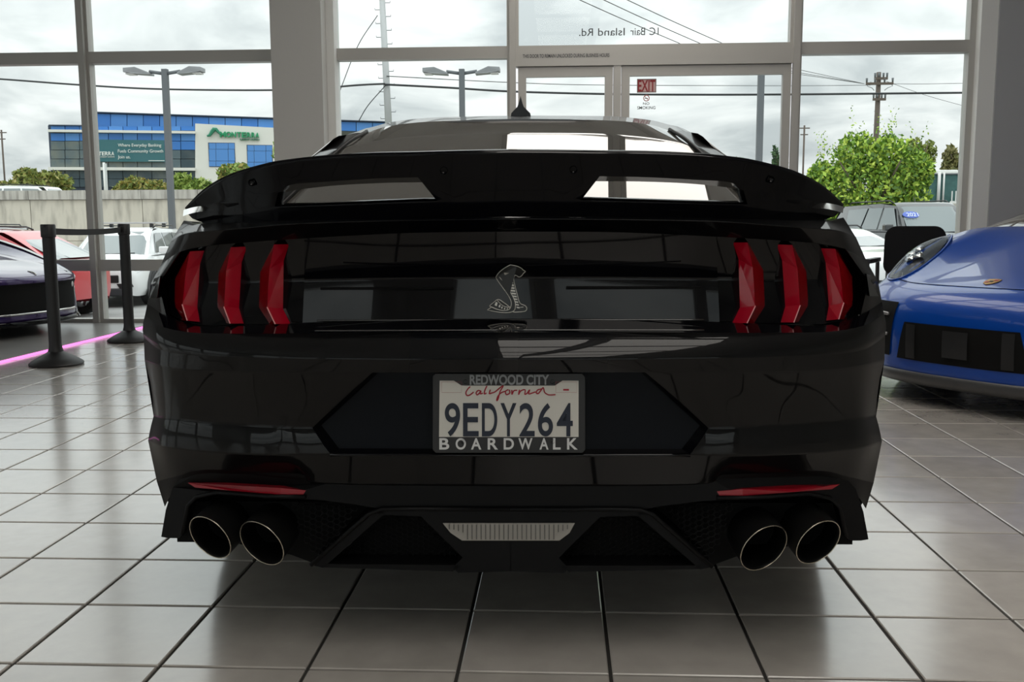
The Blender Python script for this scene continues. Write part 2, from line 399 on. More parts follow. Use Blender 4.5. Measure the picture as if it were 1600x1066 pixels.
# display platform with its lit edge
M_plat = mat('polished_platform', (.30, .295, .285), .28, noise=(3, (.24, .235, .23), .4, .7))
pl = thing('display_platform', 'low smooth grey display platform beneath the purple car', 'platform')
poly = [(P0.x, P0.y), (P1.x, P1.y), (XL+.01, WY-.03), (XL+.01, P0.y)]
MB().prism([(x, y, .0005) for x, y in poly], (0, 0, .0195)).build('deck', M_plat, pl)
off = Vector((pdir.y, -pdir.x, 0))*.008
led = MB().prism([P0+Vector((0,0,-.024)), P1+Vector((0,0,-.024)), P1+off+Vector((0,0,-.024)), P0+off+Vector((0,0,-.024))], (0, 0, .014))
led.build('led_strip', mat('pink_led', (.9, .3, .75), .5, emit=(1.0, .25, .72, 1.0)), pl)['label'] = 'glowing pink light strip along the platform edge'
# ================================================================== the black coupe
CARP = Vector((onY(795, 650, 2.0).x, 2.0, 0)); CARA = math.radians(1.45)
_cd, _sd = math.cos(CARA), math.sin(CARA)
car = thing('sports_coupe', 'black sports coupe with rear spoiler and quad exhaust, seen from behind', 'car', CARP, CARA)
def cp(px, py, y):
    """photo pixel to the car's own frame at local depth y (0 = number plate, + = towards the bonnet)"""
    d = ray(px, py); n = Vector((-_sd, _cd, 0))
    w = CAMP + d*((CARP + n*y - CAMP).dot(n)/d.dot(n)) - CARP
    return Vector((w.x*_cd + w.y*_sd, y, w.z))
def mir(p): return Vector((-p[0], p[1], p[2]))

# dark body paint with two black centre stripes
pm = bpy.data.materials.new('dark_body_paint'); pm.use_nodes = True
nt = pm.node_tree; b = nt.nodes['Principled BSDF']
tcn = nt.nodes.new('ShaderNodeTexCoord'); sx = nt.nodes.new('ShaderNodeSeparateXYZ'); nt.links.new(tcn.outputs['Object'], sx.inputs[0])
ax = nt.nodes.new('ShaderNodeMath'); ax.operation = 'ABSOLUTE'; nt.links.new(sx.outputs[0], ax.inputs[0])
g1 = nt.nodes.new('ShaderNodeMath'); g1.operation = 'GREATER_THAN'; g1.inputs[1].default_value = .021; nt.links.new(ax.outputs[0], g1.inputs[0])
g2 = nt.nodes.new('ShaderNodeMath'); g2.operation = 'LESS_THAN'; g2.inputs[1].default_value = .205; nt.links.new(ax.outputs[0], g2.inputs[0])
mu = nt.nodes.new('ShaderNodeMath'); mu.operation = 'MULTIPLY'; nt.links.new(g1.outputs[0], mu.inputs[0]); nt.links.new(g2.outputs[0], mu.inputs[1])
mx = nt.nodes.new('ShaderNodeMix'); mx.data_type = 'RGBA'; mx.inputs[6].default_value = (.0030, .0030, .0034, 1); mx.inputs[7].default_value = (.0008, .0011, .0020, 1)
nt.links.new(mu.outputs[0], mx.inputs[0]); nt.links.new(mx.outputs[2], b.inputs['Base Color'])
b.inputs['Roughness'].default_value = .35; b.inputs['Coat Weight'].default_value = .5; b.inputs['Coat Roughness'].default_value = .015
b.inputs['Specular IOR Level'].default_value = .05
M_paint = pm
M_gloss = mat('gloss_black', (.002, .002, .003), .06, spec=.1, coat=.42, coat_rough=.01)
M_spoil = mat('spoiler_gloss_black', (.002, .002, .003), .10, spec=.10, coat=.12, coat_rough=.02)
M_matte = mat('textured_black_trim', (.0035, .0035, .004), .45, spec=.16)
M_void = mat('unlit_black_cavity', (.004, .004, .004), .8, spec=.2)
M_tglass = mat('dark_rear_glass', (.075, .071, .064), .015, spec=.6, ior=1.6, coat=.5, coat_rough=.01)
M_red = mat('red_lamp_lens', (.36, .004, .018), .14, spec=.6, coat=1., coat_rough=.02, emit=(.5, 0, .012, .035))  # faint glow put into the lens though the lamp is unlit
M_redd = mat('deep_red_lamp_side', (.24, .002, .005), .2, spec=.5, coat=1., emit=(.5, 0, .005, .02))  # same faint glow put into the unlit lens sides
M_chrome = mat('chrome', (.75, .74, .72), .12, 1.)
M_steel = mat('dark_exhaust_steel', (.02, .02, .02), .35, .6)

YC = [0, .012, .03, .055, .085, .13, .21]        # how far the tail wraps forward at each control column
def row(pts, off, yc=YC):
    r = []
    for k, (px, py) in enumerate(pts):
        p = cp(px, py, yc[k] + off*(1 - .75*(k/6)**1.5))
        r.append(p)
    r[0].x = 0.; return r
RZ = row([(797,338),(960,339),(1120,341),(1215,344),(1275,345),(1298,345),(1318,340)], .14)
RA = row([(797,342),(960,343),(1120,346),(1220,353),(1284,358),(1316,362),(1338,372)], .02)
RB = row([(797,362),(960,363),(1120,370),(1220,376),(1280,381),(1322,390),(1354,408)], .065)
RM = row([(797,436),(960,436),(1126,438),(1222,440),(1300,440),(1357,440),(1372,440)], .085)
RC = row([(797,499),(960,499),(1126,504),(1222,508),(1296,508),(1345,492),(1378,472)], .095)
RD = row([(797,519),(960,519),(1120,520),(1220,520),(1300,518),(1352,508),(1381,490)], .0)
RE = row([(797,562),(960,562),(1120,560),(1220,557.5),(1296,554),(1350,546),(1383,525)], -.05)
RF = row([(797,582),(1008,582),(1150,581),(1232,580),(1302,577),(1352,570),(1382,562)], -.035)
RG = row([(797,669),(1107,669),(1180,667),(1240,664),(1300,660),(1345,655),(1369,651)], .03)
RH = row([(797,711),(1078,711),(1180,712),(1240,710),(1300,706),(1350,699),(1378,690)], .018)
RI = row([(797,757),(1085,756),(1128,743),(1220,738),(1285,736),(1330,746),(1365,755)], .07)
RJ = row([(797,770),(1085,770),(1135,762),(1220,755),(1285,752),(1335,772),(1353,795)], .13)

def flank(r, k):
    """carry a tail row forward along the side of the car"""
    p = r[-1]; z = p.z; wmax = .955 - .10*max(0, z-.72)**1.2*2.2 - .05*max(0, .42-z)
    o = []
    for y, f in ((.85, 1.0), (1.35, 1.0), (2.0, .975), (2.9, .965), (3.7, .985), (4.35, .93), (4.72, .72)):
        w = p.x + (wmax-p.x)*min(1, (y-p.y)/.5)
        zz = z + (0 if z < .8 else -(z-.8)*.12*min(1, (y-.5)/1.5)) - (max(0, z-.80)*.95 if y > 4.2 else 0) - (max(0, z-.66)*.5 if y > 4.6 else 0)
        o.append(Vector((w*f, y, zz)))
    return o
def dense(r, sub=7): return catmull(r, sub)
def between(a, b_, m, tight=.05, bulge=0.):
    """rows between two control rows, with close rows next to each for a tight radius"""
    ts = [0, tight] + [tight + (1-2*tight)*k/m for k in range(1, m)] + [1-tight]
    out_ = []
    for t in ts:
        out_.append([p.lerp(q, t) + Vector((0, -bulge*4*t*(1-t), 0)) for p, q in zip(a, b_)])
    return out_
def surface(rows, c0, c1, sub=7, m=3, tight=.05, skip=None, bul=None, side=0):
    """grid between control columns c0..c1 for both halves (side=0) or one (+1/-1)"""
    mb = MB(); ds = [dense(r, sub) for r in rows]; lo, hi = c0*sub, c1*sub
    for k in range(len(rows)-1):
        seg = between(ds[k], ds[k+1], m, tight, (bul or {}).get(k, 0.)) + [ds[k+1]]
        spans = [(lo, hi)]
        if skip and k in skip:
            a, c = skip[k][0]*sub, skip[k][1]*sub
            spans = [s for s in ((lo, min(a, hi)), (max(c, lo), hi)) if s[1] > s[0]]
        for a, c in spans:
            if side >= 0: mb.grid([r[a:c+1] for r in seg])
            if side <= 0: mb.grid([[mir(p) for p in r[a:c+1]] for r in seg])
    return mb
# bumper cover with its six-sided recess left open
mb = surface([RD, RE, RF, RG, RH, RI], 0, 6, skip={2: (0, 1), 3: (0, 1)}, bul={0: .010, 3: .003, 2: -.004})
bumper = mb.build('rear_bumper', M_paint, car, True, weld=.0004)
surface([RI, RJ], 0, 6).build('bumper_undercut', M_matte, bumper, True, weld=.0004)
# shelf between the tail panel and the bumper
surface([RC, RD], 0, 6, m=2).build('bumper_shelf', M_gloss, bumper, True, weld=.0004)
# boot lid: lip and the overhang beneath it
surface([RZ, RA, RB], 0, 4, m=3).build('boot_lid', M_paint, car, True, weld=.0004)
for s in (1, -1):
    surface([RZ, RA, RB], 4, 6, side=s).build('quarter_panel', M_paint, car, True, weld=.0004)
    surface([RB, RM, RC], 5, 6, side=s).build('quarter_corner', M_paint, car, True, weld=.0004)
    fl_rows = [[r[-1]] + flank(r, k) for k, r in enumerate([RZ, RA, RB, RM, RC, RD, RE, RF, RG, RH, RI])]
    fr_ = [catmull(r, 5) for r in fl_rows]
    bot = [Vector((p.x-.03, p.y, max(.32, p.z-.06))) for p in fr_[-1]]
    rows_ = []
    for k in range(len(fr_)-1): rows_ += between(fr_[k], fr_[k+1], 2, .06)
    rows_ += [fr_[-1], bot]
    if s < 0: rows_ = [[mir(p) for p in r] for r in rows_]
    MB().grid(rows_).build('side_panel', M_paint, car, True, weld=.0004)
# recessed tail panel between the lamps and lamp housings
def shift(r, dy): return [p + Vector((0, dy, 0)) for p in r]
PB2, PM2, PC2 = shift(RB, .006), shift(RM, .035), shift(RC, .012)
def panel_y(py): return .071+(py-362)/74*.049 if py < 436 else .120-(py-436)/63*.013
tp = surface([PB2, PM2, PC2], 0, 2, m=3, tight=.04).build('tail_panel', M_gloss, car, True, weld=.0004)
# returns that close the recess
ret = MB()
for a, c in ((RB, PB2), (RC, PC2)):
    A, C = dense(a), dense(c)
    for f in (lambda p: p, mir): ret.grid([[f(p) for p in A], [f(p) for p in C]])
for f in (lambda p: p, mir): ret.grid([[f(r[5]) for r in (RB, RM, RC)], [f(r[5]) for r in (PB2, PM2, PC2)]])
ret.build('tail_recess_edge', M_gloss, tp, True)
for s in (1, -1):                                # long styling groove and vertical shut line
    f = (lambda p: p) if s > 0 else mir
    g = [f(cp(x, 449.5, .113 + .00009*(x-880))) for x in range(885, 1097, 15)]
    MB().tube(g, .0035, 6).build('panel_groove', M_matte, tp)
    g = [f(cp(x, y, yy)) for x, y, yy in ((1113, 372, .13), (1113, 438, .152), (1114, 502, .14))]
    MB().tube(g, .0022, 6).build('shut_line', M_void, tp)
for px_, py_, r_ in ((797, 375, .014), (797, 375, .006)):
    c = cp(px_, py_, .10); MB().lathe([(r_*.7, -.004), (r_, -.002), (r_, .006)], 20, Matrix.Translation(c) @ Matrix.Rotation(math.pi/2, 4, 'X')).build('boot_camera', M_matte, tp, True)
for y_, dz in ((500, .004), (516, .003)):        # highlights along the panel's lower edges, put in as bright strips
    g = [cp(x, y_, .098 if y_ == 500 else .012) for x in range(800, 1111, 20)]
    for f in (lambda p: p, mir): MB().tube([f(p) for p in g], dz*.6, 6).build('edge_highlight', mat('edge_highlight_metal', (.10, .10, .10), .25, .8), tp, True)

# tail lamps: black housing, three red bars, each with front face, outer side and inner side
BARS = [
 dict(i=[(1145,379),(1154,405),(1156,481),(1144,505)], r=[(1168,379),(1176,418),(1180,478),(1167,505)], o=[(1171,380),(1187,405),(1198,440),(1195,478),(1180,505)]),
 dict(i=[(1213,382),(1222,407),(1227,479),(1220,504)], r=[(1238,383),(1246,420),(1250,477),(1240,504)], o=[(1241,384),(1254,407),(1266,441),(1263,478),(1250,503)]),
 dict(i=[(1283,388),(1290,410),(1295,478),(1291,501)], r=[(1305,389),(1312,421),(1318,473),(1310,499)], o=[(1309,390),(1322,415),(1341,450),(1333,478),(1322,499)])]
def lampy(px):
    T = [(1100,.128),(1126,.132),(1222,.152),(1296,.174),(1360,.208)]
    for (a, u), (c, w) in zip(T, T[1:]):
        if px <= c: return u+(w-u)*(px-a)/(c-a)
    return .208
for s in (1, -1):
    f = (lambda p: p) if s > 0 else mir
    lamp = surface([shift(RB, .04), shift(RM, .06), shift(RC, .03)], 2, 5, side=s).build('tail_lamp', M_gloss, car, True, weld=.0004)
    tag(lamp, 'black tail lamp housing with three upright red bars')
    for bar in BARS:
        I = [f(cp(x, y, lampy(x)-.000)) for x, y in bar['i']]
        Rg = [f(cp(x, y, lampy(x)-.034)) for x, y in bar['r']]
        o5 = bar['o']; o4 = [o5[0], ((o5[1][0]+o5[2][0])/2, (o5[1][1]+o5[2][1])/2), o5[3], o5[4]]
        O = [f(cp(x, y, lampy(x)+.012)) for x, y in o4]
        lens = MB()
        lens.grid([I, Rg]).build('lens', M_red, lamp)
        MB().grid([Rg, O]).build('lens_side', M_redd, lamp)
        back = MB(); bk = [p + Vector((0, .03, 0)) for p in (I[0], Rg[0], O[0])]
        back.grid([[I[0], Rg[0], O[0]], bk]); bk = [p + Vector((0, .03, 0)) for p in (I[3], Rg[3], O[3])]; back.grid([[I[3], Rg[3], O[3]], bk])
        dk = [p + Vector((0, .03, 0)) + Vector((-.006*s, 0, 0)) for p in I]; back.grid([I, dk])
        back.build('lens_base', mat('smoked_lens_base', (.035, .006, .01), .2, coat=1.), lamp)
        MB().tube([Rg[2].lerp(Rg[3], t) + Vector((0, -.002, 0)) for t in (0, .5, 1)], .0014, 5).build('lens_edge_glint', mat('pink_glint', (.8, .35, .35), .2), lamp)  # pink reflection along the bar's ridge, drawn as a coloured line
    # lamp corner moulding and side marker
    q = [f(cp(x, y, yy)) for x, y, yy in ((1354, 428, .155), (1366, 432, .205), (1373, 463, .205), (1359, 463, .150))]
    MB().prism(q, (0, .02, 0)).build('side_marker', M_gloss, lamp)

# six-sided number plate recess
sub = 7
top = [p for p in dense(RF)[:sub+1]]; mid = dense(RG)[:sub+1]; low = dense(RH)[:sub+1]
full = lambda r: [mir(p) for p in r[:0:-1]] + r
T_, M_, L_ = full(top), full(mid), full(low)
def inset(r, k, dz, dy, cz):
    return [Vector((p.x*k, dy + .012*(p.x/.45)**2, cz + (p.z-cz)*k + dz)) for p in r]
cz = (T_[0].z + L_[0].z)/2
rec = [inset(T_, .965, 0, .045, cz), inset(M_, .965, 0, .05, cz), inset(L_, .965, .004, .045, cz)]
pr = MB().grid(rec).build('plate_recess', mat('satin_black_recess', (.0035,.0045,.007), .38, spec=.12), car, True)
rim = MB(); rim.grid([T_, rec[0]]); rim.grid([L_, rec[2]])
rim.grid([[T_[0], M_[0], L_[0]], [rec[0][0], rec[1][0], rec[2][0]]]); rim.grid([[T_[-1], M_[-1], L_[-1]], [rec[0][-1], rec[1][-1], rec[2][-1]]])
rim.build('recess_edge', M_gloss, pr, True)
MB().tube([p + Vector((0, -.003, 0)) for p in L_], .0045, 6).build('recess_lip', M_gloss, pr, True)

# number plate in its dealer frame
py0 = -.005
plate = MB()
P = lambda x, y, d=0.: cp(x, y, py0-d)
fo = [P(676,588), P(681,584), P(909,584), P(914.5,589), P(914.5,703), P(910,708), P(681,708), P(676,703)]
plate.prism(fo, (0, .018, 0)).build('plate_frame', mat('plate_frame_black', (.012, .012, .013), .4), car, bevel=.001)
fr_obj = [o for o in car.children if o.name.startswith('plate_frame')][0]
M_plate = mat('plate_white', (.62, .60, .55), .45)
pw = [(687,595),(709,595),(721,602.6),(727,602.8),(867,602.8),(879,595),(904,595),(904,683),(686,683)]
pl_o = MB().prism([P(x, y, .0008) for x, y in pw], (0, .0015, 0)).build('number_plate', M_plate, car)
pl_o['label'] = 'white number plate with dark blue characters and red script'
to_plate = lambda k: (lambda x, z, d: (lambda q: Vector((q.x, q.y-d, q.z)))(cp(x, z, py0-k)))
M_navy = mat('plate_navy', (.010, .016, .032), .5)
CH = [('9', 695, 719), ('E', 723.5, 748), ('D', 753, 777), ('Y', 782, 807), ('2', 811.5, 835.5), ('6', 840.5, 864), ('4', 870, 895)]
for c_, a_, e_ in CH:
    text('plate_character', c_, (a_, e_, 682, 630), M_navy, pl_o, to_plate(.001), .0012, bold=.012)
M_letter = mat('frame_lettering', (.66, .66, .66), .5); M_letter2 = mat('frame_lettering_grey', (.30, .31, .32), .5)
text('frame_letters', 'REDWOOD CITY', (734, 858, 601.5, 585.5), M_letter2, fr_obj, to_plate(.0002), .0012, bold=.03)
for k, ch in enumerate('BOARDWALK'):
    xs_ = [(686.5,702),(712,728),(736,752),(762,778),(787,803),(810,832),(843,857),(864,876),(886,902.5)][k]
    text('frame_letters', ch, (xs_[0], xs_[1], 702.5, 684.8), M_letter, fr_obj, to_plate(.0002), .0012, bold=.02)
zz = lambda x, y: (640+x/5, 560+y/5)
script = [[(474,222),(455,240),(440,268),(448,290),(470,287),(500,264)], [(556,256),(535,252),(520,270),(528,286),(548,270),(557,254),(553,278),(572,272)],
 [(604,216),(588,250),(583,278),(600,272)], [(630,246),(622,276),(640,272)], [(640,272),(668,262),(705,232),(728,216),(728,224),(706,262),(692,318),(680,330),(688,300),(712,272),(745,258)],
 [(772,244),(750,258),(756,284),(782,272),(778,246)], [(798,248),(800,282),(814,254),(840,250)], [(858,246),(852,284),(868,256),(902,246),(900,282),(920,272)],
 [(920,272),(938,246),(930,278),(955,272),(985,262)], [(1030,240),(1000,248),(990,270),(1008,274),(1040,232),(1048,240),(1056,268),(1090,286),(1140,284)]]
M_scr = mat('plate_red_script', (.36, .012, .03), .5)
sm = MB()
for st in script:
    sm.tube([cp(*zz(q.x, q.y), py0-.0012) for q in catmull([(a, c, 0) for a, c in st], 4)], .0014, 6)
sm.build('plate_script', M_scr, pl_o)
for x0, x1 in ((690, 721), (868.5, 901)):
    q = [P(x0,597,.001), P(x1,597,.001), P(x1,613.5,.001), P(x0,613.5,.001), P(x0,597,.001)]
    MB().tube(q, .00025, 4).build('plate_tab', M_scr, pl_o)
MB().box2(tuple(P(880,610.5,.0012)), tuple(P(889,608,.0018))).build('plate_tab_bar', M_scr, pl_o)
for x_, y_ in ((727, 596.5), (863, 596.5), (723.5, 690), (863.5, 690)):
    MB().lathe([(0, -.003), (.0042, -.002), (.0045, .002)], 12, Matrix.Translation(P(x_, y_, .001)) @ Matrix.Rotation(math.pi/2, 4, 'X')).build('plate_screw', M_matte, fr_obj, True)

# cobra emblem on the tail panel
def em(x, y, d=0.): return cp(740+x/10.66, 400+y/10.66, panel_y(400+y/10.66)-.0025-d)
emb = MB()
body = [(610,150),(520,200),(430,270),(375,350),(385,385),(450,480),(530,590),(590,680),(625,760),(625,830),(605,860),(500,775),(410,725),(340,770),(270,830),(225,900),(330,925),(450,942),(560,946),(650,935),(720,937),(850,925),(887,880),(860,830),(775,785),(730,650),(690,500),(668,380),(690,320),(720,332),(760,352),(800,330),(830,290),(862,260),(820,232),(800,208),(720,170)]
emblem = emb.prism([em(x, y, .002) for x, y in body], (0, .004, 0)).build('cobra_emblem', mat('emblem_black', (.012, .013, .013), .3), car)
emblem['label'] = 'metal snake emblem on the tail panel'
M_em = mat('emblem_silver', (.62, .59, .54), .35, .6)
lines = [[(610,150),(520,200),(430,270),(375,350),(385,385),(450,480),(530,590),(590,680),(625,760),(625,830),(605,858)],
 [(610,858),(500,775),(410,725),(340,770),(268,832),(300,852),(400,893),(500,912),(575,900),(620,858)],
 [(225,900),(290,860)], [(225,900),(330,925),(450,942),(560,946),(640,932),(688,890),(696,800),(680,730),(620,620),(540,490),(430,350)],
 [(690,320),(668,380),(690,500),(730,650),(772,785),(860,830),(887,880),(850,925),(720,937),(650,935)],
 [(610,150),(720,170),(800,208),(820,232),(862,260),(830,290),(800,330),(760,352),(720,332),(690,320)], [(395,740),(450,800),(520,845),(610,858)], [(770,860),(830,852)]]
lm = MB()
for l in lines: lm.tube(catmull([em(x, y, .0035) for x, y in l], 3), .0009, 6)
lm.build('emblem_outline', M_em, emblem, True)
for k in range(13):
    t = k/12; cx_, cy_ = 560+t*175, 300+t*560; w_ = 60-32*t; h_ = 21-6*t
    q = [em(cx_-w_+6, cy_-h_, .003), em(cx_+w_, cy_-h_+8, .003), em(cx_+w_+4, cy_+h_, .003), em(cx_-w_+14, cy_+h_-8, .003)]
    MB().prism(q, (0, -.0015, 0)).build('emblem_scale', M_em, emblem)
for cx_, cy_, r_ in ((372,800,40), (430,835,28), (470,860,22), (515,877,20), (560,880,16)):
    q = [em(cx_+r_*a, cy_+r_*c, .003) for a, c in ((-.6,.5),(.0,-.9),(.7,-.5),(.35,.9))]
    MB().prism(q, (0, -.0015, 0)).build('emblem_scale', M_em, emblem)

# spoiler: a curved blade with two trapezoid openings
def sp(px, py, k=0.): 
    y = .055 + .00000040*(px-797)**2 + .12*max(0, (px-1150)/170)**2 + .0004*(py-240)
    return cp(px, py, y+k)
U = [[(797,238),(797,275),(797,313),(797,339)], [(872,238.5),(867,275),(855,313),(850,340)], [(940,239.5),(937,275.5),(908,313),(905,340)], [(1010,240),(1010,277),(1010,315.5),(1010,341)],
     [(1085,243),(1085,281),(1085,317.5),(1085,343)], [(1140,248),(1141,285),(1150,319),(1150,345)], [(1180,254),(1162,298),(1168,319.5),(1170,346)],
     [(1240,270),(1225,302),(1222,322),(1220,346)], [(1282,291),(1265,312),(1258,325),(1255,346)], [(1308,313),(1298,322),(1290,330),(1285,344)], [(1318.5,323),(1316,327),(1312,331),(1306,337)]]
sp_rows = []
for v in range(4): 
    ctl = [sp(*u[v]) for u in U]; ctl[0].x = 0.; sp_rows.append(ctl)
ss = 4; spd = [catmull(r, ss) for r in sp_rows]
smb = MB()
for v in range(3):
    seg = between(spd[v], spd[v+1], 2, .08) + [spd[v+1]]
    spans = [(0, 10*ss)] if v != 1 else [(0, 2*ss), (6*ss, 10*ss)]
    for a, c in spans:
        smb.grid([r[a:c+1] for r in seg]); smb.grid([[mir(p) for p in r[a:c+1]] for r in seg])
spo = smb.build('rear_spoiler', M_spoil, car, True, weld=.0006)
spo['label'] = 'gloss black rear spoiler with two long openings'
md = spo.modifiers.new('thickness', 'SOLIDIFY'); md.thickness = .030; md.offset = -1.; md.use_even_offset = False
md = spo.modifiers.new('rounding', 'BEVEL'); md.width = .005; md.segments = 2; md.limit_method = 'ANGLE'; md.angle_limit = .9
# blade top running forward
tb = MB()
fwd = [[p + Vector((0, d, -h)) for p in spd[0]] for d, h in ((.008, .0), (.03, .002), (.10, .016), (.19, .045))]
for f in (lambda p: p, mir): tb.grid([[f(p) for p in r] for r in fwd])
t_o = tb.build('spoiler_blade', M_spoil, spo, True, weld=.0005); md = t_o.modifiers.new('thickness', 'SOLIDIFY'); md.thickness = .012; md.offset = 0
for s in (1, -1):                              # reflections under the tips, put in as chrome patches; bolts
    f = (lambda p: p) if s > 0 else mir
    q = [[f(cp(x, y, yy)) for x, y, yy in r] for r in ([(1268,324,.205),(1284,317.5,.215),(1302,319,.225),(1318,323,.24)], [(1270,325.5,.17),(1288,326,.165),(1304,329,.17),(1317,333,.18)])]
    MB().grid([catmull(r, 4) for r in q]).build('spoiler_tip_glint', M_chrome, spo, True)
    for x_, y_ in ((896, 266), (1204, 281)):
        MB().lathe([(0, -.002), (.0075, -.001), (.008, .004)], 14, Matrix.Translation(f(sp(x_, y_, -.001))) @ Matrix.Rotation(math.pi/2, 4, 'X')).build('spoiler_bolt', M_gloss, spo, True)

# glasshouse
def g_row(pts): 
    r = [cp(*p) if len(p) == 3 and abs(p[0]) > 5 else Vector(p) for p in pts]; r[0].x = 0.; return r
G0 = [Vector(p) for p in ((0,.40,1.022),(.22,.405,1.022),(.42,.42,1.018),(.56,.45,1.012),(.64,.50,1.004),(.74,.52,1.0),(.86,.62,.975))]
G1 = g_row([(813,208,1.0),(930,209,1.0),(1010,215,.98),(1060,223,.95),(1082,229,.92),(1099,230,.96),(1119,234,1.0)])
G1[0].x = 0
G2 = g_row([(813,186.5,1.20),(900,187,1.20),(965,189,1.19),(1016,195,1.17),(1046,204,1.14),(1062,204,1.18),(1080,207,1.20)])
G3 = g_row([(813,180.5,1.82),(900,181,1.82),(960,182,1.82),(1015,187.5,1.80),(1046,195,1.78),(1058,197.5,1.76),(1068,201,1.75)])
z3 = G3[0].z
G4 = [Vector((p.x*.98, 2.45, p.z-.015)) for p in G3]; G4[0].x = 0
G5 = [Vector((x_, 3.25, z_)) for x_, z_ in ((0,1.03),(.25,1.03),(.45,1.02),(.58,1.01),(.66,1.0),(.74,.99),(.86,.97))]
gl = surface([G0, G1, G2], 0, 4, m=6, tight=.02, bul={0: .0}).build('rear_window', M_tglass, car, True, weld=.0004)
gl['label'] = 'dark sloping rear window'
surface([G2, G3, G4], 0, 6, m=4, tight=.03).build('roof', M_paint, car, True, weld=.0004)
for s in (1, -1):
    surface([G0, G1, G2], 4, 6, m=6, tight=.02, side=s).build('rear_pillar', M_paint, car, True, weld=.0004)
    f = (lambda p: p) if s > 0 else mir
    lo = [Vector((.86,.62,.975)), Vector((.90,1.2,.965)), Vector((.89,2.2,.95)), Vector((.87,3.25,.95))]
    hi = [G1[6], G2[6], G4[6], G5[6]]
    MB().grid([[f(p) for p in catmull(lo, 5)], [f(p) for p in catmull(hi, 5)]]).build('side_window', M_tglass, car, True)
    edge = catmull([r[4] + Vector((0, -.004, .003)) for r in (G0, G1, G2)], 6)
    MB().tube([f(p) for p in edge], .006, 6).build('window_seal', M_matte, gl, True)
surface([G4, G5], 0, 6, m=4).build('windscreen', M_tglass, car, True, weld=.0004)
deck = [Vector((p.x, p.y, p.z)) for p in RZ]
surface([[p + Vector((0, 0, .0)) for p in RZ], G0], 0, 6, m=2).build('boot_top', M_paint, car, True, weld=.0004)
B1 = [Vector((x_, 3.25, z_)) for x_, z_ in ((0,1.03),(.25,1.03),(.45,1.02),(.58,1.01),(.66,1.0),(.74,.99),(.88,.955))]
B2 = [Vector((x_, 4.2, z_)) for x_, z_ in ((0,.95),(.25,.95),(.45,.94),(.58,.93),(.68,.92),(.78,.9),(.9,.82))]
B3 = [Vector((x_*.8, 4.74-.12*x_, z_)) for x_, z_ in ((0,.76),(.25,.76),(.45,.75),(.58,.74),(.68,.73),(.78,.72),(.9,.70))]
B4 = [Vector((p.x, p.y, .2)) for p in B3]
surface([B1, B2, B3], 0, 6, m=4).build('bonnet', M_paint, car, True, weld=.0004)
surface([B3, B4], 0, 6, m=2).build('front_bumper', M_paint, car, True, weld=.0004)
# high brake light and shark fin aerial
hb = [cp(x, y, 1.19) for x, y in ((696,191.5),(740,187.5),(813,186.3),(890,187),(937,190.5),(920,193.5),(880,195),(813,195.3),(750,195),(710,194.5))]
MB().prism([p + Vector((0, -.012, .0)) for p in hb], (0, .02, 0)).build('high_brake_light', mat('smoked_lens', (.02, .015, .015), .15, coat=1.), car)
fin = MB(); xs_ = [(798,184),(799,177),(803.5,172),(808.5,167),(811,160),(813.5,150),(816,160),(818.5,167),(823.5,172),(828.5,177),(830,184)]
fp = [cp(x, y, 1.74) for x, y in xs_]
apex = fp[5]
c_ = cp(813.5, 183, 1.74); rows_ = []
for t in (0., .35, .7, 1.):
    rows_.append([Vector((c_.x+(p.x-c_.x)*(1-.85*t*.9), 1.72+.14*t, c_.z+(p.z-c_.z)*(1-.98*t)-.002)) for p in fp])
fin.grid(rows_); i_ = len(fin.v); fin.f.append(tuple(range(0, len(fp))))
fin.build('roof_aerial', M_gloss, car)

# diffuser and exhaust
DY = .085
def prisms(name, polys, y, depth, m_, parent=car, bev=0., mirror=True):
    o_ = MB()
    for pl_ in polys:
        for f in ((lambda p: p), mir) if mirror else ((lambda p: p),):
            o_.prism([f(cp(px_, py_, y + (.0006*max(0, px_-1200) if px_ > 1200 else 0))) for px_, py_ in pl_], (0, depth, 0))
    return o_.build(name, m_, parent, bevel=bev)
diff = prisms('diffuser', [
 [(797,757),(1085,757),(1112,749),(1128,742),(1285,736),(1318,743),(1337,764),(1336,790),(1312,790),(1298,780),(1265,772),(1165,780),(1100,783),(1040,790),(1000,797),(797,797)],
 [(1337,764),(1349,800),(1357,843),(1345,845),(1328,845),(1322,838),(1312,800),(1312,790),(1336,790)],
 [(797,797),(936,797),(938,808),(873,872),(889,889),(880,896),(797,893)],
 [(936,797),(1000,797),(1018,803),(996,806),(938,808)], [(1000,797),(1020,803),(1113,886),(1094,890),(996,805)],
 [(873,884),(1092,884),(1096,889.5),(889,894)]], DY, .12, M_matte, bev=0)
diff['label'] = 'black plastic rear diffuser with exhaust openings'
